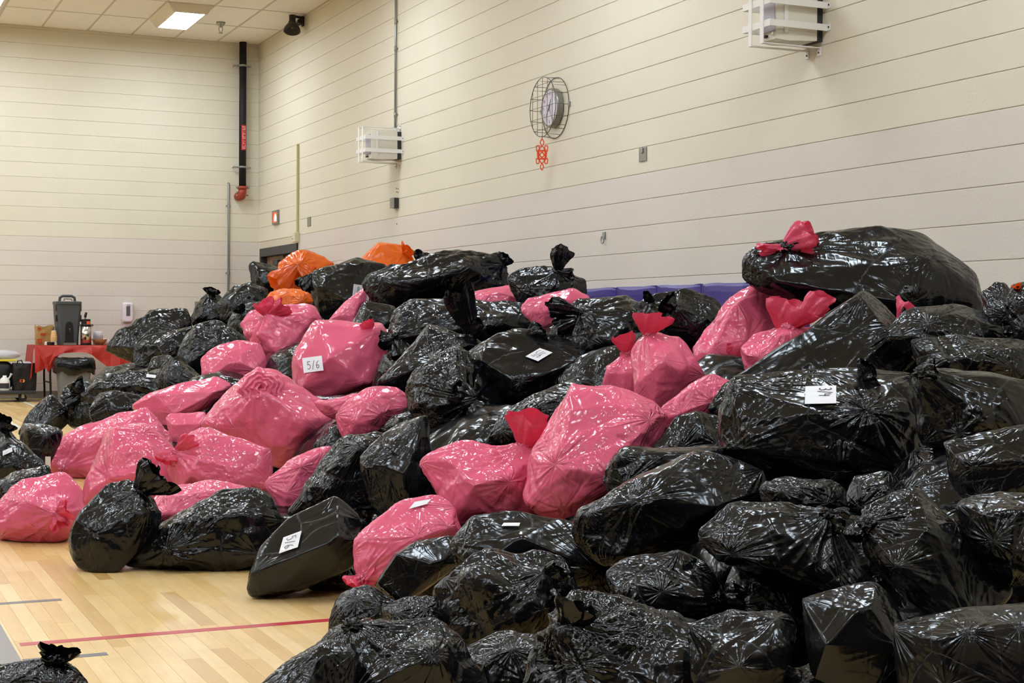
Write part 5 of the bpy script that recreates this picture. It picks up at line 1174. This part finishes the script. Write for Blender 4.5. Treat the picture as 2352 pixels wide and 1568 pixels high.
B('black', 'long black bag lying on the floor behind the upright black bag', [(285,1287),(340,1225),(440,1168),(530,1120),(588,1114),(648,1175),(658,1195),(630,1245),(605,1292),(500,1307),(380,1303)], front=[(420,1200,.3),(560,1180,.3),(400,1290,.4),(590,1270,.3)], p=20, lvl=7, k=(392,1262), fl=True)
B('black', 'upright black bag on the floor with a ragged tied end', [(161,1238),(190,1175),(250,1113),(290,1107),(332,1130),(347,1170),(368,1178),(350,1225),(290,1250),(272,1307),(225,1311),(166,1296)], front=[(225,1230,.35),(192,1178,.1),(340,1172,.25),(262,1300,.3),(200,1290,.25)], p=32, c=.8, k=(318,1135), t=[(316,1135,370,1085,90),(312,1125,350,1066,50)], lvl=7, fl=True)
B('pink', 'pink bag on the floor at the toe of the heap with a side knot', [(-15,1200),(0,1158),(40,1115),(80,1097),(150,1092),(186,1130),(200,1195),(168,1232),(115,1244),(50,1238),(-5,1236)], front=[(60,1150,.4),(125,1180,.5),(90,1225,.4),(20,1200,.35)], k=(128,1180), t=[(128,1180,143,1212,42),(130,1178,160,1165,40)], c=1.2, lvl=7, fl=True)
B('pink', 'large puckered pink bag at the toe of the heap', [(100,1048),(125,1014),(260,955),(330,946),(388,1000),(395,1060),(330,1100),(200,1118),(120,1090)], front=[(160,1075,.25),(260,1000,.3),(330,1050,.35)], k=(152,1075), t=[], c=1.0, lvl=7, p=18, d=.12)
B('pink', 'pink bag with a flat front behind the upright black bag', [(184,1162),(200,1112),(238,1040),(256,980),(330,974),(398,1030),(412,1090),(402,1140),(340,1180),(230,1180)], front=[(262,985,.1),(250,1100,.4),(350,1080,.4),(330,985,.1)], p=26, c=1.3, lvl=7, d=-.12)
B('pink', 'pink bag tied at its side with a dangling tie', [(385,1065),(440,991),(470,987),(540,1011),(623,1034),(616,1110),(560,1150),(500,1160),(408,1150)], front=[(462,1070,.35),(612,1045,.1),(540,1090,.35),(470,1000,.1)], k=(412,1042), t=[(412,1042,386,1068,60),(412,1040,445,998,40),(556,1076,530,1130,28)], p=26, c=1.2, lvl=7, d=-.1)
B('pink', 'small square pink bag between the rosette bag and the pink toe bags', [(382,962),(390,952),(470,947),(478,990),(450,1010),(400,1025)], front=[(395,975,.2),(465,972,.3)], p=30, c=.8)
B('pink', 'big pink bag with a spiral rosette of twisted film', [(468,958),(520,905),(600,852),(640,857),(700,900),(772,955),(766,987),(735,1027),(690,1052),(640,1065),(590,1052),(520,1007),(466,972)], front=[(600,898,.38),(692,968,.5),(540,985,.35),(640,1040,.4),(730,985,.3)], k=(600,893), p=22, lvl=7, ros=50)
B('pink', 'pink wedge bag with a sharp top edge above the pink toe bags', [(300,936),(345,902),(420,880),(495,870),(525,886),(505,920),(440,955),(385,985),(330,948)], front=[(355,908,.2),(500,900,.3),(400,950,.35)], p=34, c=.7)
B('pink', 'plain rounded pink bag below the knotted pink bag', [(462,822),(500,795),(560,777),(592,784),(612,840),(600,880),(540,895),(470,880)], front=[(540,825,.4),(490,860,.3),(590,850,.3)], p=14, c=.7, t=[(545,865,560,878,36)])
B('pink', 'pink bag with two knotted ears and pleats spreading from the knot', [(559,742),(585,710),(640,704),(716,700),(737,736),(705,795),(668,840),(628,845),(598,805),(568,772)], front=[(617,735,.35),(640,810,.45),(710,730,.2),(585,760,.3)], k=(615,728), t=[(612,726,606,690,46),(620,724,655,696,40),(612,735,602,790,30)], p=16, c=1.1, lvl=7)
B('pink', 'big smooth pink bag with a white paper marked 5/6', [(666,832),(690,790),(726,739),(872,747),(890,775),(886,825),(864,884),(835,893),(720,920),(700,906),(671,872)], front=[(728,745,.05),(868,755,.08),(690,880,.35),(845,875,.4),(760,820,.45)], p=20, c=.6, t=[(878,770,862,880,50,None,-.05),(850,755,842,735,36)], lab=[([(701,858),(746,852),(742,818),(697,824)], '5/6', (.2,.2,.85,.7))], lvl=7, d=-.08)
B('pink', 'small creased pink bag under the corner of the big 5/6 pink bag', [(772,952),(800,920),(850,888),(926,894),(932,935),(885,965),(842,1002),(800,1010),(778,987)], front=[(850,920,.25),(880,955,.3),(810,975,.35)], p=26, c=1.2)
B('pink', 'scrap of pink bag squeezed between the rosette bag and the big 5/6 bag', [(725,925),(770,918),(835,905),(820,940),(785,965),(750,950)], d=.12, c=1.3)
B('pink', 'dark pink bag leaning between the rosette bag and black bags at the front', [(611,1112),(660,1060),(735,1034),(757,1028),(745,1085),(702,1142),(655,1174),(625,1142)], front=[(690,1070,.25),(660,1130,.3)], p=18, c=1.3)
B('black', 'crumpled black bag beside the dark pink leaning bag', [(662,1185),(700,1130),(740,1060),(790,1010),(860,990),(885,1010),(850,1110),(845,1165),(760,1180)], front=[(770,1070,.25),(740,1150,.35),(830,1030,.2)], p=16, c=1.5, lvl=7)
B('black', 'black bag with a bright creased corner behind the slanting pink box bag', [(832,1052),(880,1000),(945,960),(976,948),(984,1040),(992,1100),(965,1175),(885,1195),(852,1145),(838,1085)], front=[(932,1095,.45),(845,1065,.2),(975,960,.1),(930,1170,.3)], p=34, c=1.0, lvl=7)
B('black', 'thin black bag showing above the bright creased black bag', [(885,985),(905,955),(960,935),(985,955),(960,1000),(900,1010)], d=.15)
# far left cluster
B('black', 'pointed black bag nearest the red table', [(246,802),(270,766),(350,712),(425,708),(442,732),(432,785),(385,805),(310,833),(282,820)], front=[(352,716,.05),(300,800,.35),(400,760,.3)], p=26, c=1.0)
B('black', 'black bag slumped below the pointed bag near the table', [(314,852),(312,795),(360,762),(440,748),(440,805),(385,850),(340,862)], front=[(370,790,.3),(400,830,.35)], c=1.2, d=-.1)
B('black', 'black bag with a bunched top near the far wall outlet', [(435,745),(452,692),(478,672),(502,675),(518,702),(524,738),(480,752)], k=(483,680), t=[(483,680,488,662,36)], c=1.2)
B('black', 'wrinkled black bag behind the bunched black bag', [(500,700),(538,658),(580,652),(615,662),(610,705),(565,745),(515,742)], c=1.5, d=.2)
B('black', 'black bag tucked left of the pink bag with two ears', [(524,745),(540,702),(600,690),(610,730),(595,770),(555,782),(533,765)], c=1.3, k=(560,722), t=[(560,722,545,700,30)])
B('black', 'long black bag slanting down beside the plain rounded pink bag', [(400,815),(448,748),(500,740),(545,765),(570,785),(490,800),(470,860),(425,870),(395,855)], front=[(455,760,.1),(440,830,.35),(520,780,.25)], p=22, c=1.1)
B('black', 'small dull black bag behind the puckered upright black bag', [(338,848),(350,822),(395,814),(408,850),(375,868)], d=.1, c=1.0)
B('black', 'small upright black bag with a puckered top above the long flat black bag', [(358,875),(380,822),(408,812),(445,860),(475,882),(445,908),(380,912)], k=(403,818), t=[(402,818,396,806,28)], c=1.2, d=-.1)
B('black', 'long flat black bag with silvery highlights left of the pink wedge bag', [(192,910),(220,872),(300,855),(362,858),(415,890),(410,915),(310,925),(232,938)], front=[(240,890,.2),(330,885,.3),(380,905,.3)], p=20, c=1.5, lab=[([(336,868),(358,870),(358,863),(336,861)],)])
B('black', 'black bag with long folds below the long flat black bag', [(202,950),(230,902),(260,896),(335,915),(318,950),(265,972),(220,978)], front=[(240,910,.1),(280,945,.35)], p=20, c=1.2, d=-.1)
B('black', 'black bag with bunched film on top behind the puckered pink bag', [(132,945),(148,912),(152,888),(182,875),(222,890),(222,935),(228,980),(170,985)], k=(190,905), t=[(188,902,165,888,46),(190,905,152,930,40)], c=1.5)
B('black', 'smooth black bag at the far toe of the heap by a white floor line', [(44,994),(70,945),(115,905),(150,903),(180,932),(150,975),(105,1012),(60,1014)], front=[(120,915,.05),(90,985,.35),(140,950,.3)], p=24, c=.7)
B('black', 'small boxy black bag at the far toe with a narrow white label', [(48,1012),(54,975),(100,978),(145,990),(132,1025),(112,1055),(105,1092),(62,1095),(54,1040)], front=[(66,985,.2),(110,1000,.3),(85,1060,.35)], p=26, c=1.0, lab=[([(101,1078),(113,1078),(113,1047),(101,1047)],)], d=-.1)
B('black', 'black bag at the heap toe with an upright tied end over the floor line', [(-60,1095),(-45,1015),(5,985),(48,1022),(58,1062),(95,1055),(108,1092),(30,1140),(-30,1150)], front=[(10,1000,.2),(40,1060,.4),(-10,1080,.4)], k=(0,992), t=[(0,992,18,962,56)], c=1.1, lab=[([(8,1048),(30,1038),(30,1028),(8,1037)],)])
B('black', 'low crumpled black bag touching the pink toe bag', [(-35,1165),(-10,1110),(60,1082),(108,1072),(118,1105),(75,1128),(40,1168)], d=-.15, c=1.5, fl=True)
# right-hand side
B('black', 'huge smooth black bag on top of the heap with pink ends in its knot', [(1714,638),(1720,592),(1745,566),(1900,533),(2035,526),(2120,545),(2220,620),(2275,680),(2290,705),(2210,760),(2050,745),(1910,720),(1870,692),(1800,672),(1740,656)], front=[(1900,610,.22),(2150,600,.25),(1760,640,.25),(2100,700,.4),(1880,700,.2)], k=(1812,572), t=[(1814,570,1868,538,86,'pink'),(1806,572,1745,578,28,'pink'),(1808,576,1795,584,28,'pink'),(1814,568,1842,556,30)], p=22, c=.5, lvl=7)
B('black', 'black bag in the shade under the huge smooth black bag', [(2030,775),(2080,715),(2200,700),(2335,742),(2345,790),(2200,815),(2070,810)], c=.8, d=.1)
B('black', 'crinkled black bag right behind the huge smooth bag', [(2255,672),(2290,645),(2322,660),(2335,770),(2295,790),(2265,745)], c=1.5, d=.15, t=[(2300,740,2300,775,70)], k=(2305,730))
B('black', 'black bag with a touch of orange at the end of the heap', [(2312,695),(2332,655),(2390,650),(2400,770),(2335,790)], c=1.3, d=.05, t=[(2338,662,2331,648,18,'orange')])
B('black', 'slanting black box bag with a long straight edge', [(1616,938),(1634,905),(1990,667),(2040,694),(2080,740),(2108,822),(2106,865),(1970,885),(1800,905),(1695,930),(1650,968),(1625,958)], front=[(2070,748,.18),(1930,868,.38),(1640,940,.1),(2095,850,.25),(1990,672,-.02)], p=50, c=.55, lvl=7, k=(2088,765), t=[(2078,742,2092,726,46)], d=-.1)
B('pink', 'pink bag with a red ear showing behind the slanting black box bag', [(2045,780),(2070,735),(2110,735),(2148,775),(2140,815),(2060,815)], k=(2075,742), t=[(2072,740,2105,704,74)], d=.45)
B('black', 'large black box bag with a white paper marked 3/4', [(1680,886),(1720,866),(1850,856),(1980,856),(2100,870),(2112,902),(2122,1080),(2100,1098),(1930,1108),(1780,1092),(1654,1047),(1660,1000)], front=[(1684,890,.05),(1868,944,.34),(2000,942,.36),(2105,905,.15),(1670,1040,.25),(1930,1095,.4),(2090,1085,.3)], p=40, c=.8, lvl=7, lab=[([(1849,893),(1848,933),(1920,932),(1920,891)], '3/4', (.12,.45,.62,.85))], t=[(1980,870,2010,852,80)])
B('black', 'flat black bag lying right of the slanting box bag', [(2094,782),(2200,769),(2340,779),(2400,800),(2400,870),(2330,880),(2200,885),(2110,870)], front=[(2300,800,.2),(2180,830,.35),(2330,850,.3)], p=24, c=1.1)
B('black', 'black bag with a bright gathered neck right of the 3/4 bag', [(2098,872),(2130,838),(2180,868),(2310,900),(2390,880),(2400,990),(2330,1010),(2200,1030),(2122,1015)], front=[(2140,860,.2),(2250,960,.4),(2200,1000,.35)], k=(2125,862), t=[(2125,862,2155,848,56)], p=20, c=1.0, lvl=7)
B('black', 'sharp-cornered black box bag at the end of the heap', [(2178,1020),(2250,1012),(2352,980),(2440,990),(2440,1160),(2300,1165),(2225,1140),(2195,1115)], front=[(2230,1072,.35),(2400,1068,.4),(2190,1040,.1),(2240,1140,.35)], p=44, c=1.2, lvl=7)
B('black', 'black bag under the sharp-cornered box bag', [(2195,1150),(2300,1130),(2440,1140),(2440,1330),(2320,1340),(2240,1260)], c=.9)
B('black', 'black bag with fan pleats behind the large 3/4 bag', [(1490,1045),(1556,958),(1600,946),(1665,968),(1700,1040),(1640,1075),(1530,1075)], front=[(1600,960,.1),(1560,1030,.3),(1650,1020,.3)], p=20, c=1.0, d=.1)
B('black', 'long black box bag with a creased top edge behind the broad wedge bag', [(1386,1105),(1418,1036),(1430,1030),(1660,1029),(1690,1065),(1600,1110),(1420,1150)], front=[(1420,1048,.15),(1650,1040,.2),(1420,1120,.3)], p=44, c=1.0)
B('black', 'broad black wedge bag with sharp folds beside the largest pink bag', [(1328,1220),(1346,1172),(1590,1044),(1640,1050),(1740,1085),(1775,1118),(1660,1195),(1595,1245),(1500,1285),(1410,1292),(1340,1258)], front=[(1352,1168,.2),(1590,1052,.06),(1480,1150,.42),(1640,1165,.3),(1430,1270,.35)], p=36, c=.9, lvl=7)
B('black', 'small black bag squeezed under the large 3/4 bag', [(1742,1120),(1800,1098),(1920,1104),(1948,1132),(1938,1170),(1850,1185),(1770,1165)], c=1.2)
B('black', 'black bag with pleats running to a knot under the small squeezed bag', [(1600,1235),(1680,1160),(1760,1149),(1900,1178),(1995,1200),(2012,1262),(1962,1388),(1880,1352),(1760,1310),(1655,1285)], front=[(1670,1275,.3),(1770,1300,.42),(1940,1370,.35),(1800,1200,.3)], k=(1892,1192), t=[(1894,1192,1950,1198,54)], p=26, c=1.0, lvl=7)
B('black', 'large dark black bag slanting down at the end of the heap', [(1972,1182),(2050,1130),(2112,1118),(2200,1198),(2292,1290),(2315,1355),(2240,1470),(2080,1370),(2000,1285)], front=[(2060,1300,.35),(2230,1440,.35),(2140,1200,.2)], k=(1996,1212), t=[(1996,1212,1960,1240,50)], p=24, c=.9, lvl=7)
B('black', 'rounded black bag with a side tied end above the front bags', [(1398,1312),(1440,1284),(1560,1268),(1640,1308),(1665,1345),(1655,1430),(1520,1445),(1420,1425)], front=[(1410,1325,.15),(1520,1360,.45),(1620,1380,.4),(1430,1400,.35)], k=(1640,1375), t=[(1640,1375,1712,1362,62)], p=16, c=.8, lvl=7)
B('black', 'black box bag with one bright edge at the front', [(1590,1440),(1680,1408),(1808,1418),(1862,1520),(1855,1600),(1720,1640),(1600,1600)], front=[(1800,1428,.1),(1850,1525,.3),(1700,1530,.45)], p=36, c=1.0)
B('black', 'broad crumpled black bag at the front edge with a knot at one end', [(1190,1640),(1230,1520),(1270,1440),(1320,1364),(1372,1364),(1500,1408),(1650,1468),(1790,1572),(1800,1660),(1300,1680)], front=[(1312,1526,.32),(1650,1520,.38),(1500,1440,.15),(1400,1640,.42)], k=(1308,1455), t=[(1312,1450,1335,1380,90)], p=26, c=1.4, lvl=7)
B('black', 'heavily crumpled black bag in the front with a pale tied end', [(1003,1405),(1030,1330),(1090,1290),(1200,1278),(1290,1290),(1318,1380),(1295,1450),(1200,1485),(1100,1478),(1030,1450)], front=[(1100,1330,.3),(1250,1400,.45),(1120,1440,.4)], k=(1240,1345), t=[(1240,1345,1284,1292,52),(1242,1348,1272,1385,44)], c=1.8, lvl=7)
B('black', 'flat black box bag in the front carrying a slip of white paper', [(1039,1248),(1090,1190),(1180,1177),(1280,1190),(1345,1220),(1396,1292),(1388,1345),(1250,1340),(1130,1325),(1050,1300)], front=[(1046,1250,.15),(1200,1236,.35),(1370,1310,.35),(1080,1310,.3)], p=36, c=1.0, lvl=7, lab=[([(1150,1213),(1195,1213),(1193,1206),(1160,1206)],)])
B('black', 'flat-sided black box bag beside the slanting pink box bag', [(864,1347),(910,1270),(960,1245),(1048,1230),(1060,1290),(1012,1302),(932,1384),(880,1372)], front=[(912,1272,.28),(1010,1298,.45),(930,1380,.42),(868,1346,.25)], p=60, c=.4, th=.9)
B('black', 'small round black bag at the floor edge of the heap', [(757,1442),(765,1385),(800,1356),(850,1349),(885,1375),(915,1392),(885,1440),(850,1470),(775,1480)], p=12, c=1.0, fl=True)
B('black', 'small black bag wedged behind the front left bags', [(880,1400),(930,1378),(1005,1380),(1030,1440),(960,1470),(895,1455)], c=1.3, d=.1)
B('black', 'big black bag at the front with a shiny rounded shoulder', [(690,1620),(725,1500),(765,1455),(830,1433),(1000,1424),(1052,1470),(1095,1560),(1090,1680),(720,1690)], front=[(770,1465,.15),(1000,1500,.35),(900,1560,.45),(790,1600,.4)], p=18, c=1.0, lvl=7, k=(815,1450))
B('black', 'black bag spilling out onto the floor at the front edge', [(560,1600),(640,1530),(760,1465),(810,1500),(800,1680),(580,1690)], front=[(740,1490,.1),(700,1580,.35)], p=26, c=.9, d=-.12)
B('black', 'dark black bag in the gap between the two broad front bags', [(1050,1500),(1150,1448),(1262,1462),(1260,1600),(1090,1620)], c=.9, d=.15)
B('black', 'dull black box bag low at the end of the heap', [(1848,1378),(2000,1330),(2062,1390),(2070,1510),(1990,1600),(1868,1580)], front=[(1990,1380,.2),(1900,1480,.4),(2050,1490,.3)], p=30, c=.5, lvl=7)
B('black', 'dull black bag lowest in the corner of the heap', [(2060,1440),(2200,1400),(2440,1380),(2450,1640),(2080,1660)], c=.5, d=.1)
B('black', 'black bag under the rounded bag with the side tied end', [(1420,1440),(1560,1420),(1660,1440),(1640,1520),(1480,1500)], c=.9, d=.25)
B('black', 'separate black bag on the floor away from the heap', [(-60,1570),(-30,1532),(60,1518),(130,1528),(186,1546),(222,1610),(215,1720),(-60,1740)], z=3.75, p=14, c=1.0, lvl=7, k=(120,1530), t=[(122,1532,135,1488,86)], th=.8)
B('black', 'small black bag in the shade under the wedge box bag', [(690,1338),(740,1290),(830,1272),(856,1330),(805,1356),(720,1356)], fl=True, c=.8)
B('pink', 'shaded pink bag between the upright black bag and the pink bag with the dangling tie', [(330,1195),(370,1120),(480,1105),(570,1118),(520,1180),(420,1225)], d=.1, c=1.1)
B('black', 'black bag deep in the gap beside the small squeezed bag', [(1935,1180),(1955,1098),(2040,1085),(2090,1130),(2060,1190),(1990,1200)], d=.3, c=.8)
B('black', 'black bag deep in the gap under the pleated black bag', [(1640,1410),(1690,1290),(1800,1300),(1890,1355),(1860,1440),(1700,1440)], d=.3, c=.8)
B('black', 'dark black bag at the floor in the front gap of the heap', [(1770,1660),(1795,1545),(1900,1515),(2010,1560),(2010,1680)], d=.25, c=.7)
B('black', 'added black bag standing in for the shade in the hollow below the flat-topped box bag', [(1110,1020),(1150,950),(1210,915),(1335,868),(1390,900),(1330,970),(1250,1020),(1170,1045)], d=.1, c=1.1)  # extra bag, added to make the shaded hollow read black
# bags buried in the body of the heap that carry the ones on top
def buried(cx, cy, cz, r, seed, hz=None):
    b = Bag(); rng = np.random.RandomState(seed); b.col, b.c, b.p, b.lvl, b.group = 'black', 1.2, 40, 5, 'black bags buried in the heap'
    b.label = 'dark black bag buried in the heap, seen only in gaps between other bags'; b.name = 'black_garbage_bag'
    b.buried = True; D, _ = ico(2); e = np.array([r * rng.uniform(.85, 1.1), r * rng.uniform(.85, 1.1), r * rng.uniform(.7, .9)]); e[2] = hz / 1.1 if hz else e[2]; P = np.array([cx, cy, cz]) + D * e * 1.1; P[:, 2] = np.maximum(P[:, 2], .003)
    b.C, b.pl, b.hv = hull_planes(P); b.k = None; b.t = (); b.lab = (); b.axis = None; b.S = r * 1.7; b.z0 = (b.C - CAM) @ CF + .6; BAGS.append(b); return b
rb = random.Random(4); sd = 900
y = 3.3
while y < 19.6:
    x = 2.1
    while x < XR - .5:
        top = HS * (x - HX0) - .40
        z = .27
        lim = top
        if lim > .02:
            zz = min(max(lim - .02, .16), .66)
            while zz > .12:
                buried(x + rb.uniform(-.08, .08), y + rb.uniform(-.08, .08), zz, .43, sd); sd += 1; zz -= .7
        x += .82
    y += .86
settle()
prune()
props()
settle()
for i_, b_ in enumerate(BAGS): make_bag(b_, 100 + i_)
